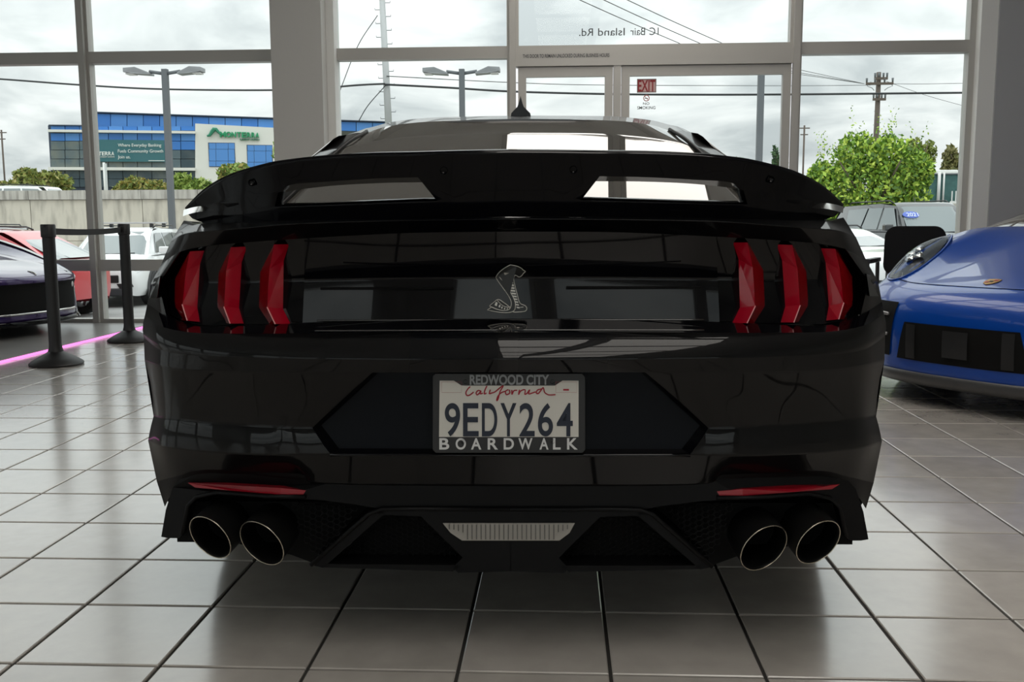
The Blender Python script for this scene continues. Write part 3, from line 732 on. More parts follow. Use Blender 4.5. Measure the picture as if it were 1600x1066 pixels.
for f in ((lambda p: p), mir):                 # raised edge of the centre frame
    e_ = [f(cp(x, y, DY-.006)) for x, y in ((797,796),(960,796),(1000,797),(1020,804),(1113,886))]
    MB().tube(e_, .005, 8).build('diffuser_edge', M_matte, diff, True)
    e_ = [f(cp(x, y, DY-.004+.0006*max(0, x-1200))) for x, y in ((1120,778),(1180,778),(1265,772),(1298,779),(1312,793),(1322,838))]
    MB().tube(e_, .005, 8).build('arch_edge', M_matte, diff, True)
    q = [f(cp(x, y, DY-.0015+.0006*max(0, x-1200))) for x, y in ((1120,768),(1160,764.5),(1240,760.5),(1312,757),(1300,764.5),(1240,769),(1160,775),(1126,777.5))]
    rf = MB().prism(q, (0, .02, 0)).build('rear_reflector', mat('red_reflector', (.30, .003, .014), .3, coat=.3), car)
    rf['label'] = 'long thin red reflector strip'
    q = [f(cp(x, y, DY+.07)) for x, y in ((940,806),(998,804),(1086,884),(890,887),(874,873))]
    MB().prism(q, (0, .01, 0)).build('diffuser_mesh_backing', M_void, diff)
    q = [f(cp(x, y, DY+.16)) for x, y in ((1018,800),(1100,780),(1310,775),(1326,800),(1328,835),(1150,870),(1112,884))]
    MB().prism(q, (0, .01, 0)).build('exhaust_bay', M_void, diff)
    # honeycomb insert
    hm = MB(); poly = [(1040,793),(1146,786),(1128,832),(1106,879)]
    def inside(x, y):
        c = False
        for (x1, y1), (x2, y2) in zip(poly, poly[1:]+poly[:1]):
            if (y1 > y) != (y2 > y) and x < (x2-x1)*(y-y1)/(y2-y1)+x1: c = not c
        return c
    for a in range(14):
        for c in range(12):
            x, y = 1036+a*9.4, 783+c*8.6+(4.3 if a % 2 else 0)
            if inside(x, y):
                q = [f(cp(x+5.6*math.cos(h), y+5.0*math.sin(h), DY+.045)) for h in [k*math.pi/3 for k in range(7)]]
                hm.tube(q, .0014, 4, False)
    hm.build('honeycomb_insert', M_matte, diff)
    hm = MB(); poly = [(942,808),(995,806),(1078,882),(895,885),(878,873)]
    for a in range(26):
        for c in range(12):
            x, y = 874+a*8.4, 806+c*7.6+(3.8 if a % 2 else 0)
            if inside(x, y):
                q = [f(cp(x+5*math.cos(h), y+4.4*math.sin(h), DY+.06)) for h in [k*math.pi/3 for k in range(7)]]
                hm.tube(q, .0012, 4, False)
    hm.build('diffuser_mesh', M_matte, diff)
def exhaust(px_, py_, s, r):
    c = cp(px_, py_, .075); n = Vector((s*.42, -1, -.36)).normalized()
    a = Vector((s, 0, 0)); ax_ = Vector((0, 1, 0)); rows_ = []; inn = []
    for k in range(40):
        q = 2*math.pi*k/40; p = Vector((math.cos(q)*r*1.02, 0, math.sin(q)*r*1.02))
        # slash cut: slide along the pipe axis onto the cut plane
        p.y = -(p.x*n.x + p.z*n.z)/n.y; inn.append(c+p)
    # foreshorten towards the cut: pipe cross-section is an ellipse across the cut
    d = Vector((n.x, 0, n.z)).normalized(); sq = .87
    def squeeze(p): 
        v = p-c; t = v.x*d.x+v.z*d.z; return Vector((p.x-d.x*t*(1-sq), p.y, p.z-d.z*t*(1-sq)))
    rim_ = [squeeze(p) for p in inn]
    o_ = MB()
    def ring(k, dy): return [Vector((c.x+(p.x-c.x)*k, p.y+dy, c.z+(p.z-c.z)*k)) for p in rim_]
    o_.grid([ring(.99, .22), ring(1., .004), ring(.995, 0), ring(.97, .0), ring(.93, .02), ring(.9, .20)], True)
    i_ = len(o_.v); o_.v += [tuple(p) for p in ring(.9, .20)]; o_.f.append(tuple(range(i_, i_+40)))
    t_ = o_.build('exhaust_tip', M_steel, car, True)
    l_ = MB(); l_.tube(ring(.985, -.001) + [ring(.985, -.001)[0]], .0012, 6, False)
    l_.build('exhaust_lip', mat('polished_lip', (.62, .56, .45), .25, .9), t_, True)
    return t_
for px_, py_, s, r in ((1193.5, 856.5, 1, .060), (1278.5, 847.5, 1, .0575), (409, 849, -1, .059), (328.5, 840, -1, .0565)): exhaust(px_, py_, s, r)
# reversing lamp in the centre
rl = MB().prism([cp(x, y, DY-.004) for x, y in ((692,818),(898,818),(890,833),(874,845),(722,845),(704,833))], (0, .02, 0)).build('reversing_lamp', mat('clear_ribbed_lens', (.30, .28, .25), .2, coat=.5), car)
rl['label'] = 'clear ribbed reversing lamp in the diffuser'
for k in range(27):
    x = 702+k*7.1; y1 = 820; y2 = 843 if 726 < x < 870 else 820 + 22*max(.2, 1-abs(x-797)/112)*1.6
    MB().tube([cp(x, y1, DY-.006), cp(x, min(843, y2), DY-.006)], .0016, 4).build('lens_rib', mat('lens_rib_grey', (.10, .095, .085), .3), rl)
# underside and wheels
MB().box2((-.80, .20, .24), (.80, 4.5, .34)).build('underbody', M_void, car)
M_rub = mat('tyre_rubber', (.018, .018, .018), .75)
for y_ in (1.08, 3.82):
    for s in (1, -1):
        Mw = Matrix.Translation((s*.79, y_, .345)) @ Matrix.Rotation(math.pi/2, 4, 'Y')
        w_ = MB().lathe([(.25, -.13), (.33, -.14), (.345, -.11), (.345, .11), (.33, .14), (.25, .13), (.25, -.13)], 40, Mw).build('tyre', M_rub, car, True, angle=.6)
        rm = MB().lathe([(.25, s*.12), (.235, s*.10), (.2, s*.05), (.06, s*.09), (0.001, s*.095)], 40, Mw); 
        rm.build('wheel_rim', M_steel, w_, True)
# ================================================================== other things in the showroom
def stanchion(loc, rz, label, belt_to=None):
    t = thing('stanchion', label, 'stanchion', loc, rz, 'belt barrier posts')
    M_st = mat('black_powder_coat', (.007, .007, .0075), .45, bump=(300, .05))
    MB().lathe([(0, 0), (.178, 0), (.182, .012), (.176, .022), (.125, .055), (.062, .088), (.050, .098), (0, .098)], 40).build('base', M_st, t, True, angle=.7)
    MB().lathe([(.052, .096), (.044, .125), (.042, .15), (.042, .915)], 28).build('pole', M_st, t, True, angle=.7)
    MB().lathe([(.042, .90), (.049, .905), (.049, .985), (.045, .992), (0, .992)], 28).build('head', M_black, t, True, angle=.7)
    MB().box((.052, 0, .945), (.02, .04, .055)).build('belt_clip', M_black, t, bevel=.002)
    MB().box((-.052, 0, .945), (.02, .04, .055)).build('belt_clip', M_black, t, bevel=.002)
    if belt_to is not None:
        L_ = belt_to; mb = MB()
        top = []; bot_ = []
        for k in range(17):
            a = k/16; sag = .012*4*a*(1-a)
            top.append((.05+(L_-.10)*a, .001, .965-sag)); bot_.append((.05+(L_-.10)*a, .001, .920-sag))
        b_ = mb.grid([top, bot_]).build('belt', mat('black_webbing', (.02, .02, .021), .8), t)
        md = b_.modifiers.new('thickness', 'SOLIDIFY'); md.thickness = .002
    return t
sa, sb = onZ(88.5, 570, 0), onZ(203, 533.5, 0)
ang = math.atan2(sb.y-sa.y, sb.x-sa.x)
stanchion(sa, ang, 'black stanchion post nearer the coupe, its belt pulled out', (sb-sa).length)
stanchion(sb, ang, 'black stanchion post nearer the window, holding the belt end')

# waiting chair beside the blue car
def chair(loc, rz):
    t = thing('armchair', 'black upholstered visitor chair with black arms beside the window', 'chair', loc, rz)
    M_fab = mat('black_fabric', (.008, .008, .009), .9, spec=.2, bump=(180, .2))
    M_arm = mat('black_arm_tube', (.022, .022, .024), .35)
    def rbox(w, h, r, n=6):
        o = []
        for cx, cy, a0 in ((w/2-r, h/2-r, 0), (-w/2+r, h/2-r, 90), (-w/2+r, -h/2+r, 180), (w/2-r, -h/2+r, 270)):
            for k in range(n+1):
                q = math.radians(a0+90*k/n); o.append((cx+r*math.cos(q), cy+r*math.sin(q)))
        return o
    # front of chair = -y
    MB().prism([(x, .20+.10*(z+.2), .745+z) for x, z in rbox(.46, .40, .09)], (0, .055, .0)).build('backrest', M_fab, t, bevel=.012)
    MB().prism([(x, y-.02, .42) for x, y in rbox(.47, .46, .06)], (0, 0, .07)).build('seat', M_fab, t, bevel=.012)
    for s in (1, -1):
        MB().tube([(s*.27, -.22, .012), (s*.27, -.22, .66), (s*.27, .20, .66), (s*.27, .26, .012)], .016, 10).build('leg', M_arm, t, True)
        MB().box((s*.27, -.01, .675), (.05, .46, .035)).build('armrest', M_arm, t, bevel=.008)
    MB().tube([(-.27, .18, .40), (.27, .18, .40)], .014, 8).build('crossbar', M_arm, t, True)
    MB().tube([(-.27, -.2, .40), (.27, -.2, .40)], .014, 8).build('crossbar', M_arm, t, True)
    for s in (1, -1): MB().tube([(s*.16, .17, .40), (s*.16, .235, .62)], .014, 8).build('back_bracket', M_arm, t, True)
chp = onY(1421, 390, 7.75)
chair((chp.x, 7.75, 0), math.radians(-28))

# ------------------------------------------------------------------ low sports cars built on one kind of hull
YCOL = [0, .16, .32, .46, .58, .68, .77, .84, .89, .92, .935]
def lowcar(name, label, loc, rz, rows, wid, paint, plan=.42, drop=.45, flare=.68, rear=None):
    """nose at x=0 pointing +x.  rows: (dx, z, k plan share, fender bump)"""
    t = thing(name, label, 'car', loc, rz)
    def pt(r, y):
        dx, z, k, bmp = r; a = y/.935
        x = dx - k*(plan*a**3.2 + .10*a**2)
        zz = z + bmp*math.exp(-((y-flare)/.15)**2) - (drop*max(0, y-.74)**1.5 if z > .5 else 0)
        return Vector((x, y*wid/.935, zz))
    def lerp_row(v):
        k = min(int(v), len(rows)-2); f = v-k
        p = [rows[max(k-1, 0)], rows[k], rows[k+1], rows[min(k+2, len(rows)-1)]]
        return tuple(.5*((2*p[1][i])+(p[2][i]-p[0][i])*f+(2*p[0][i]-5*p[1][i]+4*p[2][i]-p[3][i])*f*f+(3*p[1][i]-p[0][i]-3*p[2][i]+p[3][i])*f**3) for i in range(4))
    S = lambda v, y: (lambda q: Vector((q.x, q.y if y >= 0 else -q.y, q.z)))(pt(lerp_row(v), abs(y)))
    def normal(v, y):
        e = .02; a = S(min(v+e, len(rows)-1), y)-S(max(v-e, 0), y); b_ = S(v, y+.004)-S(v, y-.004)
        n = a.cross(b_).normalized(); return n if n.dot(S(v, y)-Vector((-1.6, 0, .35))) > 0 else -n
    nv = (len(rows)-1)*5
    ys = [-y for y in YCOL[:0:-1]] + YCOL
    G = [[S(v/5, y) for y in ys] for v in range(nv+1)]
    return t, S, normal, G
def over(S, normal, vs_ys, lift):
    """points laid on a hull"""
    return [S(v, y) + normal(v, y)*lift for v, y in vs_ys]
def patch(S, normal, v0, v1, y0, y1, lift, n=8, m_=10, shape=None):
    rows_ = []
    for a in range(n+1):
        r = []
        for c in range(m_+1):
            u, w = a/n, c/m_
            v, y = v0+(v1-v0)*u, (y0(u) if callable(y0) else y0)*(1-w)+(y1(u) if callable(y1) else y1)*w
            r.append(S(v, y)+normal(v, y)*lift)
        rows_.append(r)
    return MB().grid(rows_)
def oval(S, normal, vc, yc, rv, ry, lift, skew=0., n=28, k=5, power=2.):
    """oval laid on the hull, as rings"""
    rows_ = []
    for j in range(k+1):
        f = j/k; r = []
        for i in range(n):
            q = 2*math.pi*i/n; a, c = math.cos(q), math.sin(q)
            sv = math.copysign(abs(a)**(2/power), a)*rv*f; sy = math.copysign(abs(c)**(2/power), c)*ry*f
            r.append(S(vc+sv, yc+sy+skew*sv)+normal(vc+sv, yc+sy+skew*sv)*(lift*(1-f*f)+.003))
        rows_.append(r)
    return MB().grid(rows_, True), rows_[-1]
def car_rest(t, G, wid, paint, L, wheels, roof, wr=.34):
    """flanks, cabin, wheels"""
    for s in (0, -1):
        edge = [r[s] for r in G]; sg = -1 if s == 0 else 1
        edge = edge + [Vector((x, sg*wid*f, z)) for x, f, z in ((-L*.55, .99, .80), (-L*.75, 1.01, .84), (-L*.92, .96, .82), (-L, .80, .74))]
        rows_ = [edge, [Vector((p.x, p.y+sg*.012, .16+(p.z-.16)*.66)) for p in edge], [Vector((p.x, p.y+sg*.016, .16+(p.z-.16)*.33)) for p in edge], [Vector((p.x, p.y-sg*.02, min(p.z, .15))) for p in edge]]
        MB().grid(rows_).build('side_panel', paint, t, True, weld=.0005)
    xs_ = [G[-1][0].x]; last = G[-1]
    secs = [last]
    for x, w, z in roof: secs.append([Vector((x, p.y*w, z-(.10*(abs(p.y)/wid)**3))) for p in last])
    MB().grid(secs[:2]).build('windscreen', M_tglass, t, True)
    MB().grid(secs[1:]).build('roof', paint, t, True)
    MB().grid([secs[-1], [Vector((p.x-.02, p.y, .2)) for p in secs[-1]]]).build('tail', paint, t, True)
    for s in (1, -1):
        low = [Vector((x, s*wid*.92, .80)) for x in (xs_[0], -L*.45, -L*.6, -L*.78)]
        hi = [r[-1 if s > 0 else 0] for r in secs[:4]]
        MB().grid([low, hi]).build('side_window', M_tglass, t, True)
    for x in wheels:
        for s in (1, -1):
            Mw = Matrix.Translation((x, s*(wid-.13), wr)) @ Matrix.Rotation(math.pi/2, 4, 'X')
            w_ = MB().lathe([(.24, -.12), (wr-.015, -.13), (wr, -.1), (wr, .1), (wr-.015, .13), (.24, .12), (.24, -.12)], 32, Mw).build('tyre', M_rub, t, True, angle=.6)
            MB().lathe([(.24, -s*.10), (.19, -s*.05), (.05, -s*.09), (.001, -s*.09)], 32, Mw).build('wheel_rim', M_steel, w_, True)
    MB().box2((-L+.3, -wid+.25, .13), (-.55, wid-.25, .20)).build('underbody', M_void, t)

# blue rear-engined coupe, nose towards the coupe
M_blue = mat('blue_car_paint', (.002, .055, .34), .3, .0, spec=.3, coat=.6, coat_rough=.015)
BR = [(-.06,.125,1,0), (.0,.165,1,0), (.012,.25,1,0), (.02,.37,1,0), (.015,.47,1,0), (-.01,.545,1,0), (-.07,.60,1,.005), (-.17,.64,.97,.02), (-.33,.68,.88,.06), (-.54,.725,.72,.10), (-.82,.785,.48,.105), (-1.2,.87,.15,.07), (-1.62,.95,0,.0)]
ep = onZ(1545, 442, .665)
hd = math.radians(180+36); hx, hy = math.cos(hd), math.sin(hd)
nose = Vector((ep.x + hx*.25, ep.y + hy*.25, 0))
bc, S, Nn, G = lowcar('blue_sports_car', 'bright blue rounded sports car with oval headlamp, nose towards the coupe', nose, hd, BR, .93, M_blue)
MB().grid(G).build('front_body', M_blue, bc, True)
car_rest(bc, G, .93, M_blue, 4.5, (-1.0, -3.45), ((-2.25, .66, 1.27), (-2.9, .66, 1.29), (-3.8, .74, 1.06), (-4.45, .86, .80)))
for s in (1, -1):
    o_, ring_ = oval(S, Nn, 8.5, s*.685, 1.7, .14, .028, skew=s*.02, power=2.2)
    hl = o_.build('headlamp', pane_mat('lamp_glass', (.75, .78, .80), .14), bc, True)
    MB().tube(ring_ + [ring_[0]], .006, 6, False).build('headlamp_rim', M_blue, hl, True)
    o_, _ = oval(S, Nn, 8.5, s*.685, 1.55, .128, -.010, skew=s*.02, power=2.2); o_.build('lamp_bowl', mat('lamp_bowl', (.09, .09, .10), .25, .6), hl, True)
    for dv, dy in ((.25, .02), (-.35, -.02), (.0, .055), (-.1, -.055)):
        c = S(8.6+dv, s*(.685+dy)); n_ = Nn(8.6+dv, s*.685)
        MB().lathe([(.001, .006), (.022, .012), (.03, .02), (.034, .004)], 16, Matrix.Translation(c) @ n_.to_track_quat('Z', 'Y').to_matrix().to_4x4()).build('lamp_projector', M_chrome, hl, True)
    # outer air intake with two bright blades
    it = patch(S, Nn, 2.0, 5.0, lambda u: s*(.43-.04*u), lambda u: s*(.80-.02*u), .004).build('side_intake', M_void, bc, True)
    for v in (3.0, 4.1):
        MB().tube([S(v, s*y)+Nn(v, s*y)*.012 for y in (.44, .53, .62, .70, .77)], [.009, .012, .013, .012, .008], 8).build('intake_blade', mat('satin_silver_blade', (.35, .35, .36), .3, .7), it, True)
it = patch(S, Nn, 1.95, 3.75, lambda u: -.37+.05*u, lambda u: .37-.05*u, .004, m_=24).build('centre_intake', M_void, bc, True)
for y in (-.27, .27): patch(S, Nn, 2.05, 3.65, y-.03, y+.03, .010).build('intake_strut', M_black, it, True)
patch(S, Nn, 2.3, 3.5, -.07, .07, .014).build('radar_sensor', M_black, it, True)
rows_ = [[S(v, y) + Vector((o1, 0, o2)) for y in [k*.0935-.935 for k in range(21)]] for v, o1, o2 in ((.0, -.02, -.02), (.0, .02, -.02), (.4, .035, -.015), (1.0, .030, .0), (1.25, .004, .0))]
MB().grid(rows_).build('front_splitter', mat('grey_splitter', (.06, .06, .062), .35), bc, True)
MB().tube([S(7.05, y)+Nn(7.05, y)*.0008 for y in [k*.05-.6 for k in range(25)]], .0022, 5).build('bonnet_seam', M_void, bc)
for s in (1, -1): MB().tube([S(v, s*y)+Nn(v, s*y)*.0008 for v, y in ((7.05, .60), (7.6, .56), (8.4, .535), (9.3, .525), (10.2, .53), (11.2, .55))], .0022, 5).build('bonnet_seam', M_void, bc)
# crest: shield with quarters
cv = 7.65; crest = MB()
M_gold = mat('crest_gold', (.55, .30, .06), .3, .7)
shield = [(.30, -.030), (.34, 0), (.30, .030), (.05, .032), (-.18, .022), (-.32, 0), (-.18, -.022), (.05, -.032)]
cr_ = crest.prism([S(cv+a*.9, c*1.15)+Nn(cv, 0)*.001 for a, c in shield], tuple(Nn(cv, 0)*.004)).build('crest_badge', M_gold, bc)
cr_['label'] = 'small gold and red shield badge on the bonnet'
for a, c, m_ in ((.16, .015, mat('crest_red', (.35, .02, .02), .4)), (-.06, -.013, MATS['crest_red']), (.03, .0, M_black)):
    q = [S(cv+(a+da)*.9, (c+dc)*1.15)+Nn(cv, 0)*.0055 for da, dc in ((.07, -.009), (.07, .009), (-.07, .009), (-.07, -.009))]
    MB().prism(q, tuple(Nn(cv, 0)*.001)).build('crest_field', m_, cr_)

# purple front-engined supercar on the platform
M_purp = mat('purple_car_paint', (.045, .022, .115), .25, .35, spec=.5, coat=1., coat_rough=.012)
PR = [(-.05,.115,1,0), (.0,.15,1,0), (.0,.22,1,0), (-.01,.33,1,0), (-.015,.42,1,0), (.0,.475,1,0), (-.03,.52,1,0), (-.14,.565,.97,.01), (-.36,.615,.88,.04), (-.65,.665,.70,.085), (-1.05,.72,.42,.12), (-1.5,.785,.12,.10), (-2.0,.86,0,.02)]
tipw = onY(118, 470, 8.45)
pc, S, Nn, G = lowcar('purple_supercar', 'dark purple low supercar with a wide black grille on the platform', (tipw.x-.15, 8.16, .024), math.radians(-12), PR, .93, M_purp, plan=.40)
MB().grid(G).build('front_body', M_purp, pc, True)
car_rest(pc, G, .93, M_purp, 4.65, (-1.0, -3.7), ((-2.75, .66, 1.24), (-3.3, .66, 1.25), (-4.1, .78, 1.0), (-4.6, .88, .80)))
gr = patch(S, Nn, 1.9, 4.75, lambda u: -.50-.12*u, lambda u: .50+.12*u, .004, m_=24).build('grille', M_void, pc, True)
for y in (-.50, .50):
    c = S(4.0, y)+Nn(4.0, y)*.008; MB().lathe([(0.001, .006), (.022, .004), (.026, 0)], 16, Matrix.Translation(c) @ Nn(4.0, y).to_track_quat('Z', 'Y').to_matrix().to_4x4()).build('grille_lamp', mat('small_lamp', (.7, .7, .7), .3), gr, True)
MB().tube([S(1.85, y)+Nn(1.85, y)*.006 for y in [k*.053-.53 for k in range(21)]], .010, 8).build('grille_lip', M_chrome, gr, True)
rows_ = [[S(v, y) + Vector((o1, 0, o2)) for y in [k*.0935-.935 for k in range(21)]] for v, o1, o2 in ((.0, -.02, -.015), (.0, .05, -.015), (.5, .06, -.012), (.9, .02, .0))]
MB().grid(rows_).build('front_splitter', M_gloss, pc, True)
q = [S(6.6, y)+Nn(6.6, y)*.002 for y in (-.02, .02)]
MB().tube([S(6.2, 0)+Nn(6.2, 0)*.003, S(6.6, .012)+Nn(6.6, 0)*.003, S(6.9, -.004)+Nn(6.9, 0)*.003], [.006, .010, .004], 6).build('nose_badge', M_chrome, pc, True)
for s in (1, -1):
    patch(S, Nn, 7.6, 10.2, lambda u: s*(.60+.05*u), lambda u: s*(.74+.06*u*(1-u)*4), .006).build('headlamp', mat('dark_lamp_glass', (.02, .02, .025), .05, coat=1.), pc, True)
    MB().tube([S(v, s*y)+Nn(v, s*y)*.001 for v, y in ((6.3, .50), (7.5, .45), (9, .44), (10.5, .46), (11.6, .5))], .003, 5).build('bonnet_seam', M_void, pc)
# ================================================================== outdoors
LOT = -.75
def lotz(x): return LOT if x < 2 else (LOT+.22 if x > 7 else LOT+.22*(x-2)/5)
M_lot = mat('pale_asphalt', (.29, .29, .285), .85, noise=(1.5, (.25, .25, .245), .4, .65), bump=(30, .2))
tag(MB().grid([[(x, y, lotz(x)) for x in (-90, 2, 7, 90)] for y in (WY+.14, 20, 31.0)]).build('ground', M_lot), 'pale paved parking lot outside the windows', kind='structure')
tag(MB().box2((-200, 31.02, -1.2), (200, 400, 1.4)).build('ground_bank', mat('dry_verge', (.20, .20, .16), .9, noise=(.2, (.16, .18, .10), .4, .6))), 'higher ground behind the concrete wall', kind='structure')

# ---- concrete retaining wall: coping and panels
def concrete_wall(x0, x1, y, ztop, label):
    M_con = mat('weathered_concrete', (.62, .57, .48), .9, noise=(2.6, (.36, .33, .28), .46, .72, (1.5, 1, .35)), bump=(14, .4))
    M_cop = mat('concrete_coping', (.52, .49, .44), .9, noise=(3.0, (.22, .205, .18), .44, .70, (2.2, 1, .25)), bump=(14, .4))
    t = thing('concrete_wall', label, 'wall', (0, y, LOT))
    zt = ztop-LOT; n = max(1, round((x1-x0)/1.9)); w = (x1-x0)/n
    base = None
    for k in range(n):
        a = x0+k*w
        MB().box2((a+.01, 0, 0), (a+w-.01, .3, zt*.42)).build('panel', M_con, t)
        MB().box2((a+.01, .03, zt*.42+.012), (a+w-.01, .3, zt-.30)).build('panel', M_con, t)
        MB().box2((a+.006, -.05, zt-.29), (a+w-.006, .38, zt)).build('coping', M_cop, t)
    MB().box2((x0, .06, 0), (x1, .28, zt-.05)).build('core', mat('joint_grey', (.10, .095, .085), .9), t)
WLY = 30.6
zl = onY(120, 297.5, WLY).z; zr = onY(1480, 318, WLY).z
concrete_wall(onY(-300, 300, WLY).x, onY(760, 300, WLY).x, WLY, zl, 'weathered concrete boundary wall behind the red and white cars')
concrete_wall(onY(760.2, 320, WLY).x, onY(1900, 320, WLY).x, WLY, zr, 'weathered concrete boundary wall below the green fence')

# ---- credit union building, about a hundred metres off
BANG = math.radians(13)
B0 = onY(78, 264, 100.)
def bpt(px, py, d=0.):
    p = onV(px, py, B0, BANG); n = Vector((math.sin(BANG), -math.cos(BANG), 0)); return p + n*d
bd = thing('office_building', 'blue glass office building with a white signed corner beyond the concrete wall', 'building', (B0.x, B0.y, 1.4))
BO = Vector((B0.x, B0.y, 1.4))
def brect(x0, x1, y0, y1, d, th):
    """box over a pixel rectangle on the facade, th thick, its face d in front of the facade plane"""
    a, c = bpt(x0, (y0+y1)/2, d)-BO, bpt(x1, (y0+y1)/2, d)-BO
    xm = (x0+x1)/2; zt, zb = bpt(xm, y0, d).z-BO.z, bpt(xm, y1, d).z-BO.z
    n = Vector((-math.sin(BANG), math.cos(BANG), 0))
    return MB().prism([(a.x, a.y, zb), (c.x, c.y, zb), (c.x, c.y, zt), (a.x, a.y, zt)], n*th)
def btilt(pts, d, th):
    n = Vector((-math.sin(BANG), math.cos(BANG), 0)); return MB().prism([bpt(x, y, d)-BO for x, y in pts], n*th)
M_bw = mat('white_cladding', (.72, .71, .67), .8); M_bb = mat('dark_mullion', (.03, .05, .09), .5)
M_g1 = mat('blue_facade_glass', (.055, .20, .56), .25, spec=.3); M_g2 = mat('blue_facade_glass_pale', (.09, .26, .62), .25, spec=.3)
M_g3 = mat('grey_painted_reflection', (.10, .14, .16), .3, spec=.3, noise=(.5, (.17, .19, .17), .4, .6)); M_g4 = mat('dark_painted_reflection', (.045, .07, .085), .3, spec=.3, noise=(.4, (.11, .13, .13), .45, .6))  # reflections of grey-green buildings painted into the lower panes' colour
brect(78, 305, 197, 350, -.4, 14).build('block', M_bb, bd)
btilt([(305, 193), (452, 201), (452, 350), (305, 350)], 0, 13).build('block', M_bw, bd)
btilt([(143, 174.5), (610, 190), (610, 206), (305, 196), (143, 199)], -1.2, 10).build('penthouse', M_bb, bd)
btilt([(143, 173.2), (610, 188.8), (610, 190.4), (143, 175)], -.6, 10).build('roof_edge', M_bb, bd)
for y0, y1 in ((204.2, 208), (262, 266.5)): brect(77, 306, y0, y1, .5, 1.2).build('floor_band', M_bw, bd)
brect(77, 143, 195.5, 197, .3, 12).build('roof_edge', M_bb, bd)
cols = [79+k*22.6 for k in range(11)]
for k in range(10):
    a, c = cols[k]+.5, cols[k+1]-.5
    for j, (y0, y1) in enumerate(((197.3, 204), (208.4, 220), (220.8, 234), (234.8, 248), (248.8, 261.6), (267, 279), (279.8, 292))):
        if y0 < 197.2: continue
        m_ = (M_g2, M_g1)[(k+j) % 2] if j < 2 else (M_g1 if (j == 2 and k > 6) else (M_g3 if j < 5 and k != 9 else M_g4))
        f_ = brect(a, c, y0, y1, 0., .3).build('window_pane', m_, bd)
for k in range(18):
    a = 144+k*25.8; s_ = lambda x: (x-143)*15.5/467
    lowy = lambda x: 197.5 if x < 300 else 195.5+(x-305)*10/305
    btilt([(a+.4, 176+s_(a)), (a+25.2, 176+s_(a+25)), (a+25.2, lowy(a+25)), (a+.4, lowy(a))], -.9, .3).build('window_pane', (M_g1, M_g2)[(k*7 % 3) > 0], bd)
for (x0, x1, y0, y1, t_) in ((326, 367.5, 223, 261, 1.2), (386, 426, 226.5, 262, 1.0)):
    wf = brect(x0, x1, y0, y1, .05, .3).build('window_frame', M_bb, bd)
    xs_ = [x0+.6, x0+(x1-x0)*.28, x0+(x1-x0)*.74, x1-.6]; ys_ = [y0+.6, y0+(y1-y0)*.27, y0+(y1-y0)*.76, y1-.6]
    for i in range(3):
        for j in range(3): brect(xs_[i]+.3, xs_[i+1]-.3, ys_[j]+.3, ys_[j+1]-.3, .10, .2).build('pane', M_g2, wf)
M_green = mat('sign_green', (.02, .30, .13), .6); M_green2 = mat('sign_green_dark', (.03, .22, .13), .6)
facade = lambda d0: (lambda x, z, d: bpt(x, z, d0+d)-BO)
for k, ch in enumerate('MONTERRA'):
    xs_ = [344, 353.5, 362, 370.5, 378, 386, 393, 399.5]; we = [9, 8, 7.2, 6.5, 7, 6.2, 6, 5.6]
    text('sign_letter', ch, (xs_[k], xs_[k]+we[k], 214.6+k*.12, 206+k*.22), M_green, bd, facade(.05), .25, bold=.03)
MB().tube([bpt(x, y, .3)-BO for x, y in ((324, 213), (328, 212), (332, 206), (335, 202.5), (338, 202.5), (341, 206), (345, 210.5))], [.10, .16, .2, .24, .2, .16, .08], 6).build('sign_wave', M_green2, bd)
text('sign_small_letters', 'CREDIT UNION', (375, 405.5, 219.5, 217), M_green2, bd, facade(.05), .2)
bn = thing('banner', 'dark teal advertising banner with white lettering on the glass building', 'banner', BO)
M_teal = mat('teal_banner', (.035, .135, .155), .7); M_wl = mat('banner_white', (.75, .78, .76), .7)
brect(139, 258, 219, 253, .35, .12).build('cloth', M_teal, bn)
for k, ch in enumerate('MONTERRA'):
    text('banner_letter', ch, (141+k*4.9, 145.4+k*4.9, 243.4, 237.4), M_wl, bn, facade(.35), .08, bold=.02)
text('banner_small_letters', 'CREDIT UNION', (158, 180, 246.6, 244.6), M_wl, bn, facade(.35), .06)
for s_, x0, x1, y in (('Where Everyday Banking', 185.5, 253, 231.2), ('Fuels Community Growth', 185.5, 256, 240.4), ('Join us.', 185.5, 205, 249.6)):
    text('banner_line', s_, (x0, x1, y, y-6.4), M_wl, bn, facade(.35), .06)
brect(233, 258, 251, 252, .38, .05).build('banner_rule', M_wl, bn)

